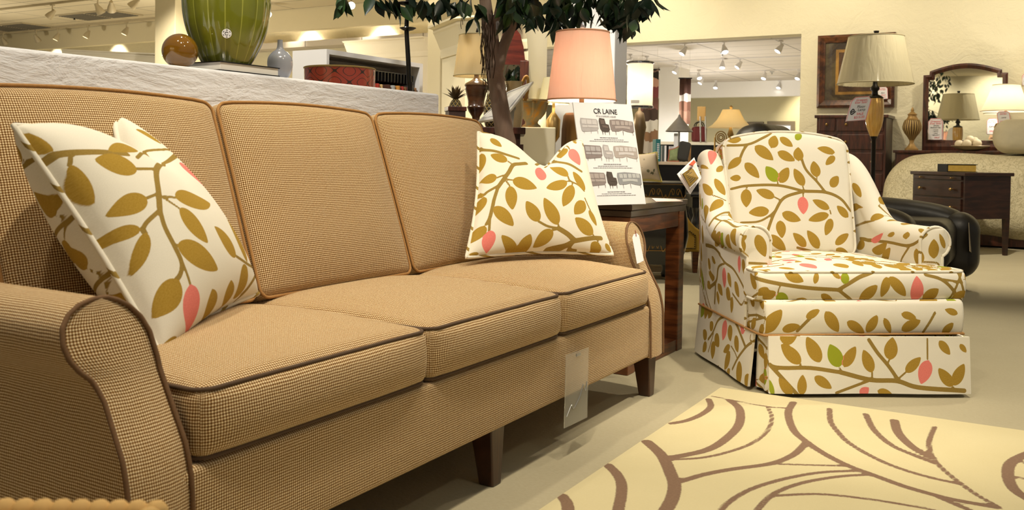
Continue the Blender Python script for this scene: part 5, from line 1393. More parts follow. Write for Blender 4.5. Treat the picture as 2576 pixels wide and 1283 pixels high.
# dresser mirror
YM = 11.46; mp = lambda x, y: tuple(YP(x, y, YM)[[0, 2]])
outer = [(2320, 376), (2324, 190), (2339, 189), (2340, 180)]+[(2340+181*k/12, 180-18*math.sin(PI*k/12)-5*k/12) for k in range(1, 12)]+[(2521, 175), (2521, 183), (2536, 183), (2532, 378)]
inner = [(2333, 352), (2337, 202), (2352, 201), (2352, 188)]+[(2352+156*k/12, 188-14*math.sin(PI*k/12)-4*k/12) for k in range(1, 12)]+[(2508, 184), (2509, 195), (2522, 195), (2519, 354)]
t = thing('dresser_mirror', 'arched mahogany mirror standing at the back of the dresser', 'mirror', (*mp(2427, 376)[:1], YM, dz))
t.location.z = dz
oz = [mp(*q) for q in outer]; oz[0] = (oz[0][0], dz); oz[-1] = (oz[-1][0], dz)
iz = [mp(*q) for q in inner]; K = len(oz)
P = np.array([[(x0, YM-.005, z0), (x0, YM-.03, z0), ((x0*.6+x1*.4), YM-.035, z0*.6+z1*.4), (x1, YM-.012, z1), (x1, YM+.01, z1)] for (x0, z0), (x1, z1) in zip(oz, iz)])
m = MB().grid(P); m.grid(np.array([P[-1], P[0]])); m.grid(np.array([[(*q[:1], YM+.02, q[1]), (*q[:1], YM-.005, q[1])] for q in oz]))
m.build('frame', MAHOG, t, smooth=False)
MB().prism(iz, lambda u, v, w: (u, w, v), YM-.004, YM+.018).build('mirror_pane', mi_, t, smooth=False)
# urn on dresser
gw, nt, p = newmat('gilded_flute')
oc = nt.nodes.new('ShaderNodeTexCoord'); sx = nt.nodes.new('ShaderNodeSeparateXYZ'); nt.links.new(oc.outputs['Object'], sx.inputs[0])
an = mth(nt, 'ARCTAN2', sx.outputs[1], sx.outputs[0]); st_ = sstep(nt, mth(nt, 'SINE', mth(nt, 'MULTIPLY', an, 22)), -.2, .5)
nt.links.new(mixc(nt, st_, lin('#5a4326'), lin('#b59a62')), p.inputs['Base Color']); p.inputs['Roughness'].default_value = .45; p.inputs['Metallic'].default_value = .3
gold = plain('antique_gold', '#9c7c48', .45, .3, var=.15)
flute = lambda q: 1+.03*np.sin(22*q)
YU = 11.2; ux = YP(2293, 375, YU); du = DEPTH(ux)
t = thing('lidded_urn', 'fluted gilt lidded urn standing at the left end of the dresser', 'urn', (ux[0], YU, dz))
MB().lathe(pix_prof([(349, 6), (340, 11), (332, 17), (322, 21.5), (314, 22), (306, 20), (299, 17)], 375, du), (0, 0, 0), 88, False, flute).build('body', gw, t, world=False)
MB().lathe(pix_prof([(375, 16), (371, 16), (369, 13), (362, 8), (356, 5), (349, 6)], 375, du), (0, 0, 0), 24).build('foot', gold, t, world=False)
MB().lathe([(r, z) for r, z in pix_prof([(299, 18), (297, 14), (290, 10), (286, 10), (285, 12), (282, 8), (277, 3), (274, 4), (270, 2.5), (266, .2)], 375, du)], (0, 0, 0), 24).build('lid', gold, t, world=False)
# lamp on dresser
lx = YP(2527, 376, YU); dl_ = DEPTH(lx)
t = thing('table_lamp', 'lit lamp with white pleated shade and fluted urn base on the dresser', 'lamp', (lx[0], YU, dz))
MB().lathe(pix_prof([(350, 7), (342, 13), (334, 19), (324, 24), (314, 24), (306, 21)], 376, dl_), (0, 0, 0), 88, False, flute).build('base', gw, t, world=False)
MB().lathe(pix_prof([(376, 17), (372, 17), (366, 9), (358, 6), (350, 7)], 376, dl_), (0, 0, 0), 24).build('foot', gold, t, world=False)
MB().lathe(pix_prof([(306, 21), (302, 12), (294, 6), (285, 3), (210, 2)], 376, dl_), (0, 0, 0), 20).build('neck', gold, t, world=False)
zA, zB = YP(2527, 281, YU)[2], YP(2527, 213, YU)[2]
shade(t, shade_mat('white_pleat', '#efe9d8', 1, False, .5), (lx[0], YU), SZ(57, dl_), zA, SZ(31, dl_), zB, plain('white_trim', '#cfc6ae', .7), .006, tr=.005)
bulb_or_fill((lx[0], YU, (zA+zB)/2-.03), 9, (1, .93, .78))
# bowl with shell balls
bx = YP(2441, 375, 11.12); db = DEPTH(bx); k = db/FPX
t = thing('bowl', 'shallow ribbed bowl of pale balls on the dresser', 'bowl', (bx[0], 11.12, dz))
MB().lathe([(.001, 0), (16*k, 0), (32*k, 5*k), (45*k, 12*k), (44*k, 13*k), (30*k, 7*k), (14*k, 3*k), (.001, 3*k)], (0, 0, 0), 60, False, lambda q: 1+.012*np.sin(30*q)).build('body', plain('capiz', '#a8977a', .4, .2, var=.2, vscale=40), t, world=False)
sb = plain('shell_ball_white', '#d9cdb5', .6, var=.2, vscale=50)
for i, (x, y, dy, w) in enumerate(((2413, 363, 0, 'leftmost'), (2432, 362, -.05, 'second from left'), (2458, 361, 0, 'rightmost'), (2440, 352, .01, 'topmost'))):
    c = YP(x, y, 11.12+dy); c[2] = max(c[2], dz+.045+(.06 if i == 3 else 0))
    o = MB().sphere(tuple(c), 11*k, 18, 12).build('decorative_ball', sb); tag(o, f'pale decorative ball in the dresser bowl, {w} of the four', 'ball', 'balls in the dresser bowl')
# picture
YP_ = YB-.035; pp_ = lambda x, y: tuple(YP(x, y, YP_)[[0, 2]])
t = thing('framed_picture', 'large picture in wide dark wood frame on the wall above the chest', 'picture', (*pp_(2155, 271)[:1], YP_, pp_(2155, 271)[1]))
x0, z0 = pp_(2055, 272); x1, z1 = pp_(2254, 80)[0], (pp_(2057, 92)[1]+pp_(2254, 80)[1])/2
def ringf(mb, a, b, ya, yb_):
    (ax0, az0, ax1, az1), (bx0, bz0, bx1, bz1) = a, b
    A = [(ax0, ya, az0), (ax1, ya, az0), (ax1, ya, az1), (ax0, ya, az1)]; B = [(bx0, yb_, bz0), (bx1, yb_, bz0), (bx1, yb_, bz1), (bx0, yb_, bz1)]
    return mb.add(A+B, [(i, (i+1) % 4, 4+(i+1) % 4, 4+i) for i in range(4)])
ins = lambda d: (x0+d, z0+d, x1-d, z1-d)
m = MB(); ringf(m, ins(0), ins(0), YB-.002, YP_-.03); ringf(m, ins(0), ins(.03), YP_-.03, YP_-.045); ringf(m, ins(.03), ins(.07), YP_-.045, YP_-.025); ringf(m, ins(.07), ins(.09), YP_-.025, YP_-.02); ringf(m, ins(.09), ins(.09), YP_-.02, YP_+.01)
m.build('frame', wood('picture_frame', '#2c170d', '#6b3f22', .3, (8, 3, 8), .4), t, smooth=False)
pic = lambda nm, c, sc, c2: (lambda M: M)(None)
def art(name, c1, c2, sc=4):
    m, nt, p = newmat(name); nt.links.new(mixc(nt, sstep(nt, noise(nt, sc, 5, .6, coord(nt), .8), .35, .65), lin(c1), lin(c2)), p.inputs['Base Color']); p.inputs['Roughness'].default_value = .25; p.inputs['Coat Weight'].default_value = 1; p.inputs['Coat Roughness'].default_value = .02; return m
W_, H_ = x1-x0, z1-z0
for nm, dd_, yy, mt in (('mat_board', (.088, .088, .088, .088), 0, art('mat_brown', '#33261a', '#5d5138')), ('gold_band', (.24*W_, .18*H_, .21*W_, .20*H_), -.004, art('band_gold', '#7d5c2c', '#a9813f')),
                        ('inner_mat', (.28*W_, .22*H_, .25*W_, .24*H_), -.007, art('mat_dark', '#3a261a', '#59402a')), ('print', (.34*W_, .29*H_, .31*W_, .31*H_), -.010, art('print_dark', '#241711', '#4a3526', 7))):
    MB().box((x0+dd_[0], YP_+yy-.002, z0+dd_[1]), (x1-dd_[2], YP_+yy+.004, z1-dd_[3])).build(nm, mt, t, smooth=False)
# sale tags
q = lambda x, y, Y: YP(x, y, Y)
price_tag('price_tag', 'sale tag stuck on the lower right corner of the framed picture', [q(2207, 250, YP_-.06), q(2234, 249, YP_-.06), q(2235, 218, YP_-.06), q(2206, 219, YP_-.06)], None, [('Art', .5, .5, .2, BLACKINK), ('SALE', .55, .32, .16, PINKINK), ('$215', .55, .14, .16, PINKINK)], True)
price_tag('price_tag', 'tall sale tag with handwritten list on the left of the dresser mirror', [q(2334, 352, YM-.05), q(2371, 352, YM-.05), q(2372, 298, YM-.05), q(2335, 298, YM-.05)], None,
          [('Queen', .55, .66, .09, BLACKINK), ('Bedroom Set', .5, .57, .08, BLACKINK), ('- dresser', .5, .47, .07, BLACKINK), ('- mirror', .5, .39, .07, BLACKINK), ('- chest', .5, .31, .07, BLACKINK), ('- night stand', .5, .23, .07, BLACKINK), ('SALE', .6, .11, .1, PINKINK)])
price_tag('price_tag', 'sale tag behind the lamp on the right side of the dresser mirror', [q(2482, 338, YM-.05), q(2509, 338, YM-.05), q(2509, 298, YM-.05), q(2483, 298, YM-.05)], None, [('Lamp', .5, .5, .16, BLACKINK), ('SALE', .5, .2, .16, PINKINK)])
tt = thing('paper_tag', 'small tan paper tag at the lower right of the dresser mirror', 'tag', q(2499, 352, YM-.05))
quad_slab([q(2486, 351, YM-.05), q(2511, 352, YM-.05), q(2511, 340, YM-.05), q(2490, 339, YM-.05)], .002).build('card', plain('tan_card', '#d9b48f', .7), tt, smooth=False)
MB().tube([q(2492, 347, YM-.053), q(2506, 347, YM-.053)], .002, 5).build('writing', BLACKINK, tt)
price_tag('price_tag', 'sale tag hanging on the lit lamp on the dresser', [q(2511, 312, YU-.27), q(2543, 310, YU-.27), q(2539, 278, YU-.27), q(2507, 281, YU-.27)], None, [('Lamp', .5, .5, .16, BLACKINK), ('SALE $95', .5, .2, .15, PINKINK)])
price_tag('price_tag', 'sale card on the bare wall right of the dresser mirror', [q(2571, 215, YB-.01), q(2592, 215, YB-.01), q(2592, 186, YB-.01), q(2571, 187, YB-.01)], None, [('SALE', .5, .4, .2, BLACKINK)])
# bed
bedx0 = YP(2218, 500, 9.95)[0]
t = thing('bed', 'bed with pale embossed comforter behind the nightstand', 'bed', (bedx0+1.15, 10.47, 0))
cm_, nt, p = newmat('comforter')
nn_ = noise(nt, 11, 3, .6, coord(nt), 3.0)
nt.links.new(mixc(nt, sstep(nt, mth(nt, 'ABSOLUTE', mth(nt, 'SUBTRACT', nn_, .5)), .0, .06), lin('#a2987a'), lin('#c6bd9f')), p.inputs['Base Color']); p.inputs['Roughness'].default_value = .85
bump(nt, p, mth(nt, 'ADD', nn_, mth(nt, 'MULTIPLY', noise(nt, 40, 3, .6, coord(nt)), .4)), .6, .015)
def bedf(p):
    p = p.copy(); x, y, z = p[..., 0], p[..., 1], p[..., 2]
    p[..., 2] = z+.02*np.sin(x*5+1)*np.sin(y*4)+np.clip(-(x+.7)/.45, 0, 1)**2*-.05
    p[..., 0] = x-np.clip(-x/1.15, 0, 1)**3*.06*(.5-z)
    p[..., 1] = y-.05*np.clip(.5-z-.3, 0, 1)*np.sign(-y)*0-np.where(y < 0, .10*np.clip((.1-z)/.4, 0, 1)+.03*np.sin(x*9)*np.clip((.2-z)/.4, 0, 1), 0)
    return p
MB().rbox((bedx0+1.15, 10.47, .5), (2.3, .94, .80), .28, .05, bedf, 6).build('comforter', cm_, t)
MB().box((bedx0+.2, 10.1, .02), (bedx0+2.2, 10.85, .3)).build('bed_frame', MAHOG, t, smooth=False)
c = YP(2570, 375, 10.35); o = MB().rbox((0, 0, 0), (.75, .5, .34), .15, .05, None, 5).build('bed_pillow', plain('sham', '#cbc3aa', .85, var=.1, vscale=16, bmp=.4, bscale=30), world=False)
o.location = (c[0]+.12, 10.46, 1.08); tag(o, 'plump pale bed pillow on the comforter at the right edge', 'pillow')
# nightstand (corner towards us)
n0 = DP(2425, 560, 8.1); A45 = YAW+.34
t = thing('nightstand', 'dark wood nightstand with drawers in front of the bed', 'nightstand', (n0[0], n0[1], 0), A45)
nzt = DP(2425, 434, 8.1)[2]; nzb = DP(2425, 552, 8.1)[2]; nw, nd = .61, .52   # front runs to the left (-y side rotated), side to the right
DKW = wood('dark_nightstand', '#1c0e0a', '#3a2016', .35, (3, 3, 20))
MB().box((-.02, -.02, nzt-.03), (nd+.02, nw+.02, nzt)).build('top', DKW, t, world=False, smooth=False, bevel=.005)
MB().box((0, 0, nzb), (nd, nw, nzt-.03)).build('body', DKW, t, world=False, smooth=False)
for x in (0, nd-.045):
    for y in (0, nw-.045): MB().taper((x+.022, y+.022, 0), (.03, .03), (x+.022, y+.022, nzb), (.045, .045)).build('leg', DKW, t, world=False, smooth=False)
hh = nzt-.03-nzb
for a, b_ in ((.90, .99), (.50, .87), (.06, .46)):
    dr_ = MB().box((-.014, .03, nzb+hh*a), (.004, nw-.03, nzb+hh*b_)).build('drawer', DKW, t, world=False, smooth=False, bevel=.004)
    for y in (.2, .8):
        m = MB(); knob(m, (-.014, nw*y, nzb+hh*(a+b_)/2), (-1, 0, 0), .014 if b_-a > .1 else .007); m.build('knob', BRASS, dr_, world=False)
c = DP(2408, 432, 8.4)
t = thing('book', 'old book with black cover and gilt pages on the nightstand', 'book', (c[0], c[1], nzt), YAW)
w = SZ(76, 8.4); h = SZ(20, 8.4)
MB().box((-w/2+.01, -.09, .006), (w/2-.012, .09, h-.006)).build('pages', plain('gilt_pages', '#a98a3c', .5, var=.2, vscale=60), t, world=False, smooth=False)
MB().box((-w/2, -.095, h-.006), (w/2, .095, h)).box((-w/2, -.095, 0), (w/2, .095, .006)).box((-w/2, -.095, .006), (-w/2+.01, .095, h-.006)).build('cover', BLACKW, t, world=False, smooth=False, bevel=.002)

# floor lamp
DL = 7.4; fc = DP(2195, 480, DL)
t = thing('floor_lamp', 'floor lamp with pleated ivory shade and amber glass column, behind the armchair', 'floor lamp', (fc[0], fc[1], 0))
zz = lambda y: DP(2194, y, DL)[2]; k = DL/FPX
zA, zB = zz(213), zz(93)
shade(t, shade_mat('ivory_pleat', '#d3cbae', 0, True, .35), fc, 91*k, zA, 66*k, zB, plain('ivory_trim', '#9a8f70', .7), 0, 96, lambda q: 1+.004*np.sin(48*q), .004)
MB().lathe([(3*k, zB-.03), (5*k, zB), (4.5*k, zB+3*k), (7*k, zB+14*k), (.001, zB+15*k)], (fc[0], fc[1], 0), 16).build('finial', BLACKM, t)
pr_l = [(495, 9), (489, 9), (484, 6), (475, 5.5), (352, 5.5), (347, 8), (343, 9)]
MB().lathe([(.17, 0), (.17, .02), (.05, .05), (.018, .09)]+[(h*k, zz(y)) for y, h in pr_l], (fc[0], fc[1], 0), 24).build('pole', BLACKM, t)
am, nt, p = newmat('amber_glass')
nt.links.new(mixc(nt, noise(nt, 30, 3, .6, coord(nt, 'Object', (1, 1, .2))), lin('#c0841f'), lin('#ffd983')), p.inputs['Base Color']); p.inputs['Roughness'].default_value = .12; p.inputs['Transmission Weight'].default_value = .35; p.inputs['Coat Weight'].default_value = 1
MB().lathe([(h*k, zz(y)) for y, h in ((343, 9), (335, 12), (318, 18), (300, 21), (280, 22), (260, 21.5), (248, 20))], (fc[0], fc[1], 0), 96, True, lambda q: 1+.03*np.sin(14*q)).build('glass_column', am, t)
MB().lathe([(h*k, zz(y)) for y, h in ((248, 20), (246, 21), (243, 18), (238, 8), (230, 7), (225, 11), (221, 11), (215, 6), (200, 5), (120, 2))], (fc[0], fc[1], 0), 24).build('neck', BLACKM, t)
ptg = lambda x, y: DP(x, y, 7.28)
tt, cdd = price_tag('price_tag', 'tilted sale tag hanging on the amber glass floor lamp', [ptg(2127, 306), ptg(2178, 302), ptg(2195, 241), ptg(2144, 245)], None, [])
cdd.text('handwriting', 'Floor', .56, .58, cdd.H*.15, BLACKINK, tt, shear=.3, w=.004); cdd.text('handwriting', 'Lamp', .62, .45, cdd.H*.14, BLACKINK, tt, shear=.3, w=.004)
cdd.text('handwriting', 'SALE', .6, .28, cdd.H*.13, PINKINK, tt, shear=.3, w=.004); cdd.text('handwriting', '$215.00', .6, .14, cdd.H*.13, PINKINK, tt, shear=.3, w=.004)
m = MB(); cdd.line(m, smooth_path([(.1, .38), (.2, .5), (.28, .42), (.14, .36), (.2, .28), (.36, .4)], 24), .004, .003); m.build('scribble', BLACKINK, tt)

# black leather recliner
bl, nt, p = newmat('black_leather')
nt.links.new(mixc(nt, noise(nt, 6, 3, .6, coord(nt)), lin('#1d1a17'), lin('#2e2a24')), p.inputs['Base Color']); p.inputs['Roughness'].default_value = .42; bump(nt, p, mth(nt, 'ADD', mth(nt, 'MULTIPLY', noise(nt, 220, 3, .6, coord(nt)), .1), noise(nt, 8, 2, .5, coord(nt))), .25, .02)
RA = 0.0; e0 = YP(2308, 545, 5.95); e1 = YP(2436, 545, 6.6)
t = thing('recliner', 'black leather recliner facing right behind the printed armchair', 'recliner', ((e0[0]+e1[0])/2-.5, 6.3, 0))
def rarm(xf, y, zt, half=.12):
    top = smooth_path([(xf-1.05, zt+.02), (xf-.6, zt+.025), (xf-.25, zt), (xf-.06, zt-.05), (xf, zt-.13), (xf-.02, zt-.2)], 30)
    rows = []
    for x, z in top:
        sec = []
        for a in np.linspace(-PI/2, PI/2, 13): sec.append((x, y+half*math.sin(a), z-half*.75+half*.75*math.cos(a)**.8 if math.cos(a) > 1e-6 else z-half*.75))
        rows.append([(x-.0, y-half, .12)]+sec+[(x-.0, y+half, .12)])
    P = np.array(rows); m = MB().grid(P); m.fan(P[-1]); m.fan(P[0], True)
    o = m.build('arm', bl, t, ang=70)
    sp_ = [(x+.002, y-half*1.0, z-half*.78) for x, z in top[::2]]
    MB().tube(sp_, .004, 6).build('seam', BLACKW, o)
zn = YP(2230, 515, 5.95)[2]; zf = YP(2330, 508, 6.6)[2]
rarm(e0[0], 5.95, zn); rarm(e1[0], 6.62, zf, .13)
MB().rbox((e1[0]-.36, 6.28, .33), (.62, .62, .30), .09, .05, None, 5).build('seat', bl, t)
fo = MB().rbox((e1[0]-.06, 6.6, .30), (.26, .30, .42), .12, .04, None, 6).build('arm_front', bl, t)
bk_ = YP(1990, 322, 6.35)
bc_ = np.array([e0[0]-.92, 6.28, .72])
MB().rbox((0, 0, 0), (.26, .74, .70), .11, .05, None, 6).xf(Matrix.Translation(Vector(bc_)) @ Matrix.Rotation(-math.radians(18), 4, 'Y')).build('backrest', bl, t)
MB().rbox((e0[0]-.5, 6.28, .10), (1.0, .74, .20), .03, .1).build('base', bl, t)
g = [XP(2437, 560, e1[0]+.012), XP(2447, 575, e1[0]+.012), XP(2449, 640, e1[0]+.03), XP(2439, 632, e1[0]+.03)]
tag(quad_slab(g, .003).build('paper_tag', plain('beige_tag', '#a89a80', .8), smooth=False), 'beige paper tag hanging from the front of the black recliner arm', 'tag')

# ------------------------------------------------------------------ between the sofa and the armchair
# black bombe chest with gilt scrolls
DB = 6.15; bc0 = DP(1640, 690, DB); kB = DB/FPX
t = thing('bombe_chest', 'black lacquer bombe chest with gilt scrolls behind the side table', 'chest', (bc0[0], bc0[1], 0), YAW)
zB_ = lambda y: DP(1640, y, DB)[2]
zt_ = zB_(458); zb_ = zB_(668)
zs = np.linspace(zb_, zt_-.025, 20); fr_ = np.linspace(0, 1, 20)
hwid = np.interp(fr_, [0, .15, .35, .55, .8, 1], [.205, .235, .255, .25, .235, .24]); dep = np.interp(fr_, [0, .15, .35, .55, .8, 1], [.17, .2, .225, .215, .19, .195])
rows = []
for z, a, b_ in zip(zs, hwid, dep):
    ring = []
    for q in np.arange(48)*2*PI/48:
        c_, s_ = math.cos(q), math.sin(q); e = .35
        ring.append((a*abs(c_)**e*np.sign(c_), .22+b_*abs(s_)**e*np.sign(s_), z))
    rows.append(ring)
m = MB().grid(np.array(rows), cv=True, flip=True); m.fan(rows[0], True); m.fan(rows[-1]); m.build('body', BLACKW, t, world=False)
MB().rbox((0, .22, zt_-.012), (.53, .45, .024), .008, .1).build('top', BLACKW, t, world=False)
gi = plain('gilt_paint', '#8d6a35', .4, .4)
MB().tube([(-.262, -.002, zt_-.012), (.262, -.002, zt_-.012)], .004, 6).build('gilt_edge', gi, t, world=False)
def scroll(mb, x, z, s, y):
    for sg in (-1, 1):
        mb.tube([(x+sg*s*(.15+.10*a)*1.2, y, z+s*.4*math.sin(a*1.6)*math.exp(-a*.25)) for a in np.linspace(0, 4, 18)], .0035, 5)
        mb.tube([(x+sg*s*(.2+.12*math.cos(a)), y, z+s*(.2+.2*math.sin(a))) for a in np.linspace(0, 4.5, 14)], .003, 5)
for z, f in ((zB_(625), .2), (zB_(490), .85)):
    y = .22-float(np.interp(f, fr_, dep))-.003; m = MB()
    for x in (-.13, .02, .15): scroll(m, x, z, .10, y)
    m.tube([(-.2, y, z-.015), (.2, y, z-.015)], .0028, 5); m.build('gilt_scroll', gi, t, world=False)
for x in (-.17, .15):
    for y in (.08, .36): MB().lathe([(.03, 0), (.034, .02), (.024, .05), (.045, zb_+.02)], (x, y, 0), 12).build('foot', BLACKW, t, world=False)
# floral cushion on it
fl, nt, p = newmat('floral_linen')
v1 = nt.nodes.new('ShaderNodeTexVoronoi'); v1.inputs['Scale'].default_value = 16; nt.links.new(coord(nt), v1.inputs['Vector'])
mk = sstep(nt, mth(nt, 'ADD', v1.outputs['Distance'], mth(nt, 'MULTIPLY', noise(nt, 60, 3, .6, coord(nt)), .6)), .42, .5)
nt.links.new(mixc(nt, mk, mixc(nt, noise(nt, 30, 2, .5, coord(nt)), lin('#3a3d2a'), lin('#8d8a6a')), lin('#cdbda6')), p.inputs['Base Color']); p.inputs['Roughness'].default_value = .9
DFc = 6.1
def simple_pillow(name, label, BL, BR, TL, TR, th, mat, wmat):
    BL, BR, TL, TR = map(np.array, (BL, BR, TL, TR)); nn = np.cross(BR-BL, TL-BL); nn /= np.linalg.norm(nn)
    t = thing(name, label, 'cushion', (BL+BR)/2); n = 16
    def P(u, v, sg):
        iu = .05*math.sin(PI*v)*(1-2*u); iv = .05*math.sin(PI*u)*(1-2*v); uu, vv = u+iu, v+iv
        e = (max(0, 4*u*(1-u))*max(0, 4*v*(1-v)))**.45
        return BL*(1-uu)*(1-vv)+BR*uu*(1-vv)+TL*(1-uu)*vv+TR*uu*vv+nn*sg*th/2*e
    m = MB()
    for sg in (1, -1): m.grid(np.array([[P(i/n, j/n, sg) for j in range(n+1)] for i in range(n+1)]), flip=sg < 0)
    m.build('cover', mat, t)
    e = [P(i/n, 0, 0) for i in range(n)]+[P(1, i/n, 0) for i in range(n)]+[P(1-i/n, 1, 0) for i in range(n)]+[P(0, 1-i/n, 0) for i in range(n)]
    MB().tube(np.array(e), .008, 6, closed=True).build('welt', wmat, t); return t
zc2 = zt_+.012
bL, bR = DP(1588, 460, DFc), DP(1664, 462, DFc); bL[2] = bR[2] = zt_+.006
simple_pillow('floral_cushion', 'beige floral cushion with yellow piping standing on the black chest', bL, bR, DP(1585, 390, DFc+.1), DP(1652, 384, DFc+.1), .12, fl, plain('yellow_welt', '#c2b46c', .8))
# mustard armchair
DM = 6.7; kM = DM/FPX; m0 = DP(1764, 600, DM)
mz = lambda y: DP(1750, y, DM)[2]
t = thing('mustard_armchair', 'mustard upholstered armchair with nailhead trim, mostly behind the side table', 'armchair', (m0[0], m0[1], 0), YAW)
mu = plain('mustard_velvet', '#b08a2e', .8, var=.12, vscale=20)
ln2 = lambda x: (x-1764)*kM
prof = [(ln2(1764), mz(634)), (ln2(1764), mz(590)), (ln2(1762), mz(580)), (ln2(1750), mz(572)), (ln2(1738), mz(560)), (ln2(1728), mz(545)), (ln2(1700), mz(530)), (ln2(1640), mz(524)), (ln2(1560), mz(520)), (ln2(1560), mz(634))]
for y0, y1 in ((0, .11), (.55, .66)):
    MB().prism(prof, lambda u, v, w: (u, w, v), y0, y1).build('arm', mu, t, world=False, smooth=False, bevel=.012)
m = MB(); npth = [(ln2(1748), mz(625)), (ln2(1748), mz(592)), (ln2(1735), mz(582)), (ln2(1690), mz(578))]
for i in range(3):
    a, b_ = np.array(npth[i]), np.array(npth[i+1]); q = int(np.linalg.norm(b_-a)/.014)
    for s_ in range(q): m.sphere((*(a+(b_-a)*s_/q)[:1], -.002, (a+(b_-a)*s_/q)[1]), .0055, 6, 4)
for s_ in range(12): m.sphere((ln2(1748-4*s_), -.002, mz(625)), .0055, 6, 4)
m.build('nailheads', plain('bronze_nail', '#4a3a1c', .4, .6), t, world=False)
MB().rbox(((ln2(1764)+ln2(1560))/2-.02, .33, (mz(634)+mz(590))/2+.03), (ln2(1764)-ln2(1560)-.04, .45, .22), .03, .1).build('seat', mu, t, world=False)
MB().rbox((ln2(1700)-.06, .62, (mz(514)+mz(590))/2), (.36, .16, mz(514)-mz(590)+.02), .04, .06).build('backrest', mu, t, world=False).location = (ln2(1757)-ln2(1700)-.12, 0, 0)
for x in (ln2(1752), ln2(1575)):
    for y in (.04, .60): MB().taper((x, y, 0), (.03, .03), (x, y, mz(632)), (.05, .05)).build('leg', WALNUT, t, world=False, smooth=False)
# black table with turned legs
DK = 7.9; k0_ = DP(1752, 600, DK); tz = DP(1752, 487, DK)[2]
t = thing('turned_leg_table', 'black table with turned legs glimpsed left of the printed armchair', 'table', (k0_[0], k0_[1], 0), YAW)
MB().box((-.06, -.02, tz-.03), (.62, .45, tz)).build('tabletop', BLACKW, t, world=False, smooth=False, bevel=.006)
MB().box((-.04, 0, tz-.12), (.6, .43, tz-.03)).build('apron', BLACKW, t, world=False, smooth=False)
for x in (-.01, .57):
    for y in (.03, .4): MB().lathe([(.02, 0), (.028, .03), (.015, .06), (.03, .12), (.018, .18), (.034, .26), (.03, .3), (.016, .34), (.03, tz-.12)], (x, y, 0), 16).build('leg', BLACKW, t, world=False)

# ------------------------------------------------------------------ black desk and what stands on it
DD = 8.8; dz_ = DP(1700, 407, DD)[2]; dxl, dxr = (1628-1288)/FPX*DD, (1775-1288)/FPX*DD
d0 = DP(1288, 600, DD)
t = thing('desk', 'black desk with pale counter top behind the floral cushion', 'desk', (*DP(1700, 600, DD)[:2], 0), YAW)
o_ = (DP(1700, 600, DD)-d0)[:2]; half = (dxr-dxl)/2
MB().box((-half, 0, dz_-.03), (half, .6, dz_)).build('counter_top', plain('pale_counter', '#b5a590', .5), t, world=False, smooth=False, bevel=.004)
MB().box((-half+.02, .02, 0), (half-.02, .58, dz_-.03)).build('body', BLACKW, t, world=False, smooth=False)
def on_desk(x, back): 
    q = DP(x, 407, DD+back); return np.array([q[0], q[1], dz_])
def desk_box(name, label, cat, x0, x1, ytop, back, depth, mat, part='cover', lean=0):
    a = on_desk((x0+x1)/2, back); w = SZ(x1-x0, DD+back); h = DP(x0, ytop, DD+back)[2]-dz_
    t = thing(name, label, cat, tuple(a), YAW)
    MB().box((-w/2, 0, 0), (w/2, depth, h)).build(part, mat, t, world=False, smooth=False, bevel=.003); return t, w, h
tb, w, h = desk_box('binder', 'tall teal binder with white label standing on the black desk', 'binder', 1649, 1661, 350, .1, .2, plain('teal_card', '#2c7f86', .5))
m = MB()
for i in range(9): m.box((-w*.25, -.003, h*(.12+.08*i)), (w*.25, 0, h*(.12+.08*i)+h*.05))
m.build('label', CARD, tb, world=False, smooth=False)
desk_box('book', 'slim white book standing upright on the black desk', 'book', 1671, 1676, 366, .1, .2, CARD)
tb, w, h = desk_box('folder', 'white folder leaning near the cone lamp on the black desk', 'folder', 1683, 1697, 368, .3, .03, CARD)
bL, bR = on_desk(1680, .12), on_desk(1706, .12)
simple_pillow('patterned_cushion', 'small green patterned cushion lying on the black desk', bL, bR, bL+np.array([0, .03, .11]), bR+np.array([0, .03, .15]), .07, plain('green_floral', '#7d8a62', .9, var=.5, vscale=40), plain('red_welt2', '#a3604a', .8))
a = on_desk(1719, .08)
t = thing('chair_back_sample', 'charcoal padded block leaning on the black desk', 'block', tuple(a), YAW)
MB().rbox((0, 0, 0), (.11, .10, .19), .03, .03).xf(Matrix.Translation((0.01, .06, .10)) @ Matrix.Rotation(math.radians(12), 4, 'Y')).build('pad', plain('charcoal_cloth', '#2f2e2c', .9), t, world=False)
desk_box('panel', 'tan wooden panel standing on the black desk beside the charcoal block', 'panel', 1732, 1738, 362, .3, .03, plain('tan_board', '#a07a48', .6))
# cone lamp
DCo = 9.1; cp_ = DP(1707, 407, DCo); kc = DCo/FPX; z_ = lambda y: DP(1707, y, DCo)[2]
t = thing('cone_lamp', 'lamp with grey metal cone shade standing on the black desk', 'lamp', (cp_[0], cp_[1], dz_))
mt = plain('weathered_zinc', '#8d8a89', .4, .35, var=.35, vscale=12)
MB().lathe([(35*kc, z_(331)), (4*kc, z_(295)), (2*kc, z_(288)), (2*kc, z_(294)), (33*kc, z_(332))], (cp_[0], cp_[1], 0), 40, False).build('lamp_shade', mt, t)
MB().lathe([(.07, dz_), (.07, dz_+.015), (.012, dz_+.03), (.010, z_(310))], (cp_[0], cp_[1], 0), 20).build('stem', STEEL, t)
MB().box((cp_[0]-.03, cp_[1]-.06, z_(372)), (cp_[0]+.01, cp_[1]-.055, z_(336))).build('tag_card', CARD, t, smooth=False)
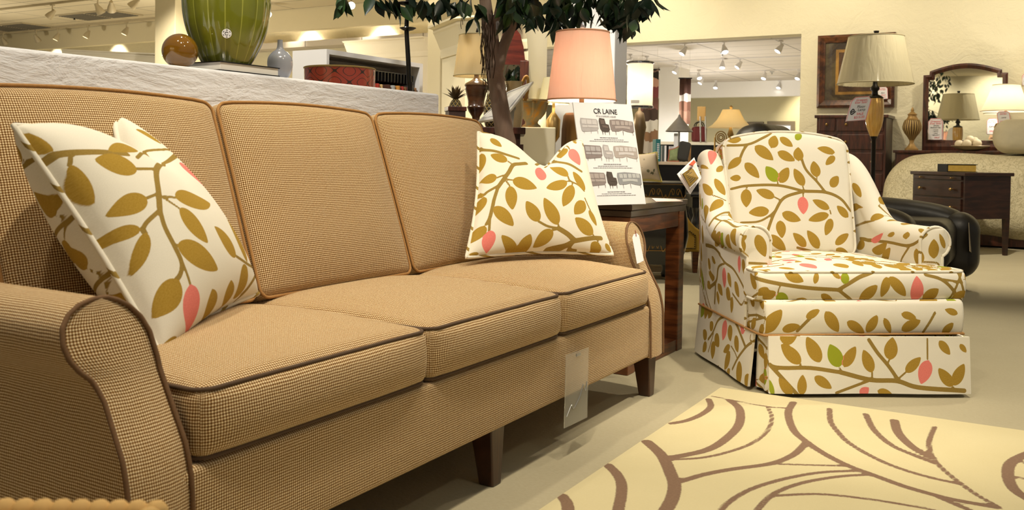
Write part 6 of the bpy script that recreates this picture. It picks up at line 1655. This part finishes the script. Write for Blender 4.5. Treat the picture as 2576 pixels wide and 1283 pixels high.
# bell shade lamp
DBl = 8.6; bp_ = DP(1836, 420, DBl); kb_ = DBl/FPX; z_ = lambda y: DP(1836, y, DBl)[2]
t = thing('floor_lamp', 'lamp with cream bell shade and brass finial beyond the printed armchair', 'floor lamp', (bp_[0], bp_[1], 0))
zA, zB = z_(322), z_(276)
cs_ = shade_mat('cream_bell', '#dccba0', 1, False, .45)
prof = [(57*kb_, zA), (45*kb_, z_(314)), (34*kb_, z_(302)), (26*kb_, z_(288)), (21*kb_, zB)]
MB().lathe(prof+[(r-.004, z) for r, z in prof[::-1]], (bp_[0], bp_[1], 0), 48, False).build('lamp_shade', cs_, t)
MB().lathe([(.16, 0), (.16, .02), (.02, .05), (.012, .3), (.012, zA-.1), (.03, zA-.06), (.012, zA), (.006, zB), (.012, zB+.012), (.016, zB+.025), (.002, zB+.04)], (bp_[0], bp_[1], 0), 20).build('stand', BRASS, t)
bulb_or_fill((bp_[0], bp_[1], (zA+zB)/2-.03), 4, (1, .88, .68))
# hoop-backed brass chair
DHc = 9.4; hc = DP(1812, 420, DHc); z_ = lambda y: DP(1812, y, DHc)[2]; kh = DHc/FPX
t = thing('brass_chair', 'brass chair with curled hoop back beyond the printed armchair', 'chair', (hc[0], hc[1], 0), YAW)
m = MB()
for r in (14, 9, 5): m.tube([(r*kh*math.cos(a), 0, z_(346)+r*kh*math.sin(a)*1.1) for a in np.arange(24)*2*PI/24], .006, 6, closed=True)
m.tube([(-.06, 0, 0), (-.06, 0, z_(346))], .009, 6).tube([(.06, 0, 0), (.06, 0, z_(346))], .009, 6)
m.build('back_frame', BRASS, t, world=False)
MB().rbox((0, -.2, .44), (.36, .36, .05), .02, .1).build('seat', plain('chair_pad', '#7a6a4a', .9), t, world=False)
for x in (-.15, .15): MB().tube([(x, -.34, 0), (x, -.34, .43)], .009, 6).build('leg', BRASS, t, world=False)

# ------------------------------------------------------------------ further room
DW = 10.6; wp = DP(1605, 500, DW); kw_ = DW/FPX; z_ = lambda y: DP(1605, y, DW)[2]
t = thing('floor_lamp', 'lit white drum lamp with chrome rims right of the grey post', 'floor lamp', (wp[0], wp[1], 0))
shade(t, shade_mat('white_drum', '#f0ebe0', 1, True, .55), wp, 32*kw_, z_(270), 32*kw_, z_(158), plain('dark_chrome', '#6d6d74', .2, .9), tr=.014)
MB().lathe([(.17, 0), (.17, .02), (.03, .05), (.02, .4), (.06, z_(345)), (.08, z_(320)), (.05, z_(285)), (.015, z_(278)), (.012, z_(240))], (wp[0], wp[1], 0), 24).build('stand', plain('bronze_base', '#6d5a40', .4, .4), t)
bulb_or_fill((wp[0], wp[1], z_(215)), 11, (1, .94, .82), .05)
MB().box((wp[0]-.04, wp[1]-32*kw_-.012, z_(262)), (wp[0]+.06, wp[1]-32*kw_-.008, z_(254))).build('tag_card', CARD, t, smooth=False)
# banners
FIT = plain('fitting_white', '#b9ad92', .5)
FITW = plain('fitting_grey_white', '#d5d2cf', .4)
GLOW = emis('lamp_face', '#fff3dc', 9); GLOWW = emis('lamp_face_white', '#ffffff', 9); DIM = plain('lamp_face_off', '#a39a84', .3)
def banner(name, label, x0, x1, yt, yb, D, mat):
    a, b_ = DP(x0, yt, D), DP(x1, yt, D); zb2 = DP((x0+x1)/2, yb, D)[2]; zt2 = (a[2]+b_[2])/2
    w = np.linalg.norm((b_-a)[:2]); t = thing(name, label, 'banner', (*((a+b_)/2)[:2], zb2), YAW)
    P = np.array([[(-w/2+w*i/10, .02*math.sin(i*1.1), zb2+(zt2-zb2)*j/14) for j in range(15)] for i in range(11)])
    Q = P+np.array([0, .006, 0])
    m = MB().grid(P).grid(Q, flip=True)
    for e in (0, -1): m.grid(np.stack([P[e], Q[e]], 0)); m.grid(np.stack([P[:, e], Q[:, e]], 0))
    o = m.build('cloth', mat, t, world=False); V = o.data
    for v in V.vertices: v.co.z -= 0
    o.location.z = -zb2
    MB().cyl((-w/2+.02, .003, zt2-zb2), (-w/2+.02, .003, FZ-zb2), .0015, 5).cyl((w/2-.02, .003, zt2-zb2), (w/2-.02, .003, FZ-zb2), .0015, 5).build('hanging_wire', FITW, t, world=False)
    r = MB().cyl((-w/2-.02, .003, zt2), (w/2+.02, .003, zt2), .012, 8).build('hanging_rod', BLACKM, t, world=False); r.location.z = -zb2
    return t
def bands(name, cols, zlo, zhi, sc=6):
    m, nt, p = newmat(name); oc = nt.nodes.new('ShaderNodeTexCoord'); sx = nt.nodes.new('ShaderNodeSeparateXYZ'); nt.links.new(oc.outputs['Object'], sx.inputs[0])
    z = mth(nt, 'ADD', sx.outputs[2], mth(nt, 'MULTIPLY', mth(nt, 'SUBTRACT', noise(nt, sc, 3, .6, oc.outputs['Object']), .5), .35))
    r = nt.nodes.new('ShaderNodeValToRGB'); mr = nt.nodes.new('ShaderNodeMapRange'); mr.inputs[1].default_value = zlo; mr.inputs[2].default_value = zhi
    nt.links.new(z, mr.inputs[0]); nt.links.new(mr.outputs[0], r.inputs[0]); el = r.color_ramp.elements
    while len(el) < len(cols): el.new(.5)
    for i, c in enumerate(cols): el[i].position = i/len(cols); el[i].color = (*lin(c), 1)
    r.color_ramp.interpolation = 'CONSTANT'; nt.links.new(r.outputs[0], p.inputs['Base Color']); p.inputs['Roughness'].default_value = .9; return m
banner('photo_banner', 'tall dark photo banner hanging left of the white pier in the far room', 1612, 1657, 175, 400, 14.0, bands('photo_print', ['#5a3d33', '#b9b2ab', '#8a6a50', '#d3d0cb', '#4a3a34', '#7d5650', '#8a4a50', '#caa090', '#2c2826', '#8a6e66'], .75, 2.3, 4))
banner('curtain_banner', 'brown striped cloth banner hanging right of the white pier in the far room', 1710, 1738, 197, 312, 15.5, bands('curtain_print', ['#8a6553', '#9a7562', '#a5806c', '#8a6553', '#d8d2cb', '#55392f', '#4a3029', '#553a32'], 1.2, 2.3, 3))
# white counter with bag and stool
DT2 = 12.6; tz2 = DP(1745, 357, DT2)[2]; q = DP(1745, 357, DT2)
t = thing('counter', 'white counter in the far room carrying a red bag and a stool', 'counter', (q[0], q[1], 0), YAW)
MB().box((-.45, 0, tz2-.04), (.36, .6, tz2)).build('counter_top', WHITEW, t, world=False, smooth=False)
MB().box((-.43, .03, 0), (.34, .57, tz2-.04)).build('body', BLACKW, t, world=False, smooth=False)
q = DP(1762, 357, DT2+.15)
t = thing('tote_bag', 'dark red tote bag standing on the far white counter', 'bag', (q[0], q[1], tz2), YAW)
w = SZ(36, DT2); h = DP(1762, 318, DT2+.15)[2]-tz2
MB().rbox((0, .1, h/2), (w, .16, h), .04, .05).build('body', plain('oxblood', '#5e1a1e', .7), t, world=False)
for y in (.04, .16): MB().tube([(w*.3*math.cos(a), y, h+h*.3*math.sin(a)) for a in np.linspace(0, PI, 14)], .007, 6).build('handle', BLACKM, t, world=False)
q = DP(1765, 357, DT2+.02)
t = thing('bar_stool', 'pale wood and steel stool upended on the far white counter', 'stool', (q[0], q[1], tz2), YAW)
zz1, zz0 = DP(1765, 268, DT2)[2]-tz2, DP(1765, 304, DT2)[2]-tz2; wv = SZ(21, DT2)
MB().rbox((-.01, .0, (zz1+zz0)/2), (wv, .03, zz1-zz0), .012, .05).build('seat', plain('beech', '#c9a468', .5), t, world=False)
for x in (-.02, .05): MB().tube([(x-.01, -.02, zz0+.06), (x, -.03, 0)], .010, 8).build('leg', STEEL, t, world=False)
# framed pictures on the far wall
YF = 22.96
for (x0, x1, y0, y1, lb) in ((1878, 1921, 307, 332, 'left'), (1930, 2000, 305, 334, 'right')):
    a, b_ = YP(x0, y1, YF), YP(x1, y0, YF); z0 = a[2]-.35
    t = thing('framed_picture', f'framed picture on the far khaki wall, the {"narrower left" if lb == "left" else "wider right"} one of two', 'picture', ((a[0]+b_[0])/2, YF, z0), 0, 'pictures on the far khaki wall')
    fw = .09
    m = MB().box((a[0], YF-.03, z0), (a[0]+fw, YF+.03, b_[2])).box((b_[0]-fw, YF-.03, z0), (b_[0], YF+.03, b_[2])).box((a[0]+fw, YF-.03, b_[2]-fw), (b_[0]-fw, YF+.03, b_[2])).box((a[0]+fw, YF-.03, z0), (b_[0]-fw, YF+.03, z0+fw))
    m.build('frame', plain('pewter_frame', '#6d614a', .5), t, smooth=False)
    MB().box((a[0]+fw, YF, z0+fw), (b_[0]-fw, YF+.02, b_[2]-fw)).build('mat_board', CARD, t, smooth=False)
    MB().box((a[0]+fw*3, YF-.006, z0+fw*2), (b_[0]-fw*3, YF, b_[2]-fw*2.5)).build('print', art('far_print', '#4a4640', '#9a948a', 3), t, smooth=False)

# ------------------------------------------------------------------ ceiling fittings
def track_light(label, top, aim, r, mat, face, group, drop=.12):
    t = thing('track_light', label, 'spotlight', tuple(top), 0, group)
    top = np.array(top, float); piv = top-np.array([0, 0, drop]); d = np.array(aim, float); d /= np.linalg.norm(d)
    MB().cyl(top, piv, r*.18, 8).cbox(tuple(top-np.array([0, 0, .012])), (r*1.2, r*.7, .024)).build('stem', mat, t)
    s = np.array([-d[1], d[0], 0]) if abs(d[2]) < .99 else np.array([1., 0, 0]); s /= np.linalg.norm(s); u = np.cross(d, s)
    rows = []
    for z, q in ((-.5, .001), (-.5, .42), (-.2, .5), (.3, .85), (.75, 1.0), (.9, 1.0), (.9, .88), (.78, .86)):
        rows.append([piv+d*z*r*1.9+(s*math.cos(a)+u*math.sin(a))*q*r for a in np.arange(20)*2*PI/20])
    MB().grid(np.array(rows), cv=True).build('head', mat, t)
    c = piv+d*.78*r*1.9
    m = MB().fan([c+(s*math.cos(a)+u*math.sin(a))*.86*r for a in np.arange(20)*2*PI/20]); m.fan([c-d*.004+(s*math.cos(a)+u*math.sin(a))*.86*r for a in np.arange(20)*2*PI/20], True)
    m.build('lamp_face', face, t, smooth=False); return t
CZ = 3.2
tdir = lambda x, y, z: np.array([x, y, z])
toC = lambda p: (ORG-np.array(p))/np.linalg.norm(ORG-np.array(p))
rowA = [(8, 84, 0), (91, 71, 0), (145, 65, 1), (221, 58, 1), (318, 45, 1)]
YA = float(np.mean([ZP(x, y, CZ)[1] for x, y, _ in rowA]))
nmA = ['first', 'second', 'third', 'fourth', 'fifth']
for i, (x, y, onn) in enumerate(rowA):
    q = YP(x, y, YA)
    lab = f'{"lit" if onn else "unlit"} track spotlight in the row before the bright recess, {nmA[i]} from the left'
    track_light(lab, (q[0], YA, CZ-.03), (-.25, -.35, -.9) if onn else (0.05, .5, -.8), .058, FIT, GLOW if onn else DIM, 'track spotlights over the left aisle', .15)
a, b_ = YP(-60, 90, YA), YP(388, 36, YA)
tag(MB().box((a[0], YA-.018, CZ-.035), (b_[0]+1.5, YA+.018, CZ)).build('track_rail', FIT, smooth=False), 'white track rail carrying the row of spotlights before the bright recess', 'track')
YB2 = ZP(132, 6, CZ)[1]; zq = ZP(132, 6, CZ)
a, b_ = YP(-40, 26, YB2), YP(240, -10, YB2)
tag(MB().box((a[0], YB2-.018, CZ-.035), (b_[0]+1.0, YB2+.018, CZ)).build('track_rail', FIT, smooth=False), 'white track rail nearer to us in the top left corner', 'track')
track_light('lit track spotlight on the nearer rail at the upper left', (zq[0], YB2, CZ-.03), (-.5, -.4, -.75), .062, FIT, GLOW, 'track spotlights over the left aisle', .14)
for x, y, onn, lab, aim in ((246, -8, 0, 'unlit track spotlight above the ceiling vent, with wide flared head', (.1, .5, -.8)), (280, -14, 0, 'unlit track spotlight tilted away, between the vent and the lit head', (-.5, .4, -.7)), (342, -22, 1, 'large lit track spotlight at the top edge left of the post', (-.55, -.45, -.7))):
    q = ZP(x, y, CZ); track_light(lab, (q[0], q[1], CZ-.002), aim, .065, FIT, GLOW if onn else DIM, 'track spotlights over the left aisle', .16)
for x, y, lab in ((674, 8, 'lit track spotlight glowing at the right shoulder of the green jar'), (884, -16, 'lit track spotlight at the top edge behind the first ficus leaves')):
    q = ZP(x, y, CZ); track_light(lab, (q[0], q[1], CZ-.002), toC(q)+np.array([0, 0, -.25]), .065, FIT, GLOW, 'track spotlights over the left aisle', .15)
for x, y, lab in ((249, 37, 'grey louvred ceiling vent under the unlit spotlights'), (40, 67, 'grey louvred ceiling vent at the far left of the ceiling')):
    q = ZP(x, y, CZ); t = thing('ceiling_vent', lab, 'vent', (q[0], q[1], CZ))
    MB().box((q[0]-.75, q[1]-.34, CZ-.02), (q[0]+.75, q[1]+.34, CZ-.001)).build('frame', FIT, t, smooth=False)
    m = MB()
    for sx_ in (-.37, .37):
        for i in range(12): m.box((q[0]+sx_-.33, q[1]-.3+.05*i, CZ-.03), (q[0]+sx_+.33, q[1]-.3+.05*i+.022, CZ-.02))
    m.build('louvres', plain('vent_grey', '#6f6a60', .6), t, smooth=False)
q = ZP(187, 42, CZ); tag(MB().lathe([(.05, 0), (.05, -.015), (.015, -.02), (.015, -.05), (.03, -.055), (.001, -.06)], (0, 0, 0), 14).build('sprinkler', BLACKM, world=False), 'small dark sprinkler head left of the ceiling vent', 'sprinkler').location = (q[0], q[1], CZ)
far = [(1722.7, 108, 'behind the lamp leaves, first in the front row'), (1822, 103, 'second in the front row'), (1964.6, 101, 'third in the front row, near the opening edge'), (1818, 146, 'left of the middle pair'), (1861.7, 146, 'right of the middle pair'),
       (1702.5, 160, 'just above the white pier'), (1758, 176, 'brightest one right of the white pier'), (1766, 190, 'tucked under the brightest one'), (1801, 202, 'lowest one near the soffit'), (1924, 176, 'in the back row at centre right'), (2009, 176, 'in the back row at the opening edge'), (1960.6, 202, 'washing the far soffit'), (1586.5, 136, 'above the white drum lamp, left'), (1628, 141, 'above the white drum lamp, right')]
rnd = random.Random(8)
for x, y, lab in far:
    q = ZP(x, y, FZ); track_light(f'far room track spotlight {lab}', (q[0], q[1], FZ-.002), (rnd.uniform(-.5, .3), -.35, -.7), .052, FITW, GLOWW, 'far room track spotlights', .10)
for yy in sorted({round(float(ZP(x, y, FZ)[1]), 1) for x, y, _ in ((1820, 103, 0), (1840, 146, 0), (1924, 176, 0))}):
    nm = {0: 'nearest', 1: 'middle', 2: 'farthest'}
ys = [ZP(1820, 103, FZ)[1], ZP(1840, 146, FZ)[1], ZP(1924, 176, FZ)[1]]
for yy, w in zip(ys, ('nearest', 'middle', 'farthest')):
    tag(MB().box((-9, yy-.015, FZ-.02), (-2.3, yy+.015, FZ)).build('track_rail', FITW, smooth=False), f'{w} of the three track rails on the far room ceiling', 'track')
for x, y, lab in ((1818, 133, 'between the front and middle spotlights'), (1942, 180, 'in the back row')):
    q = ZP(x, y, FZ); tag(MB().lathe([(.045, 0), (.045, -.012), (.012, -.02), (.012, -.05), (.03, -.055), (.001, -.06)], (0, 0, 0), 12).build('sprinkler', STEEL, world=False), f'small ceiling sprinkler {lab} in the far room', 'sprinkler').location = (q[0], q[1], FZ)

# ------------------------------------------------------------------ what the dresser mirror looks at, behind the camera
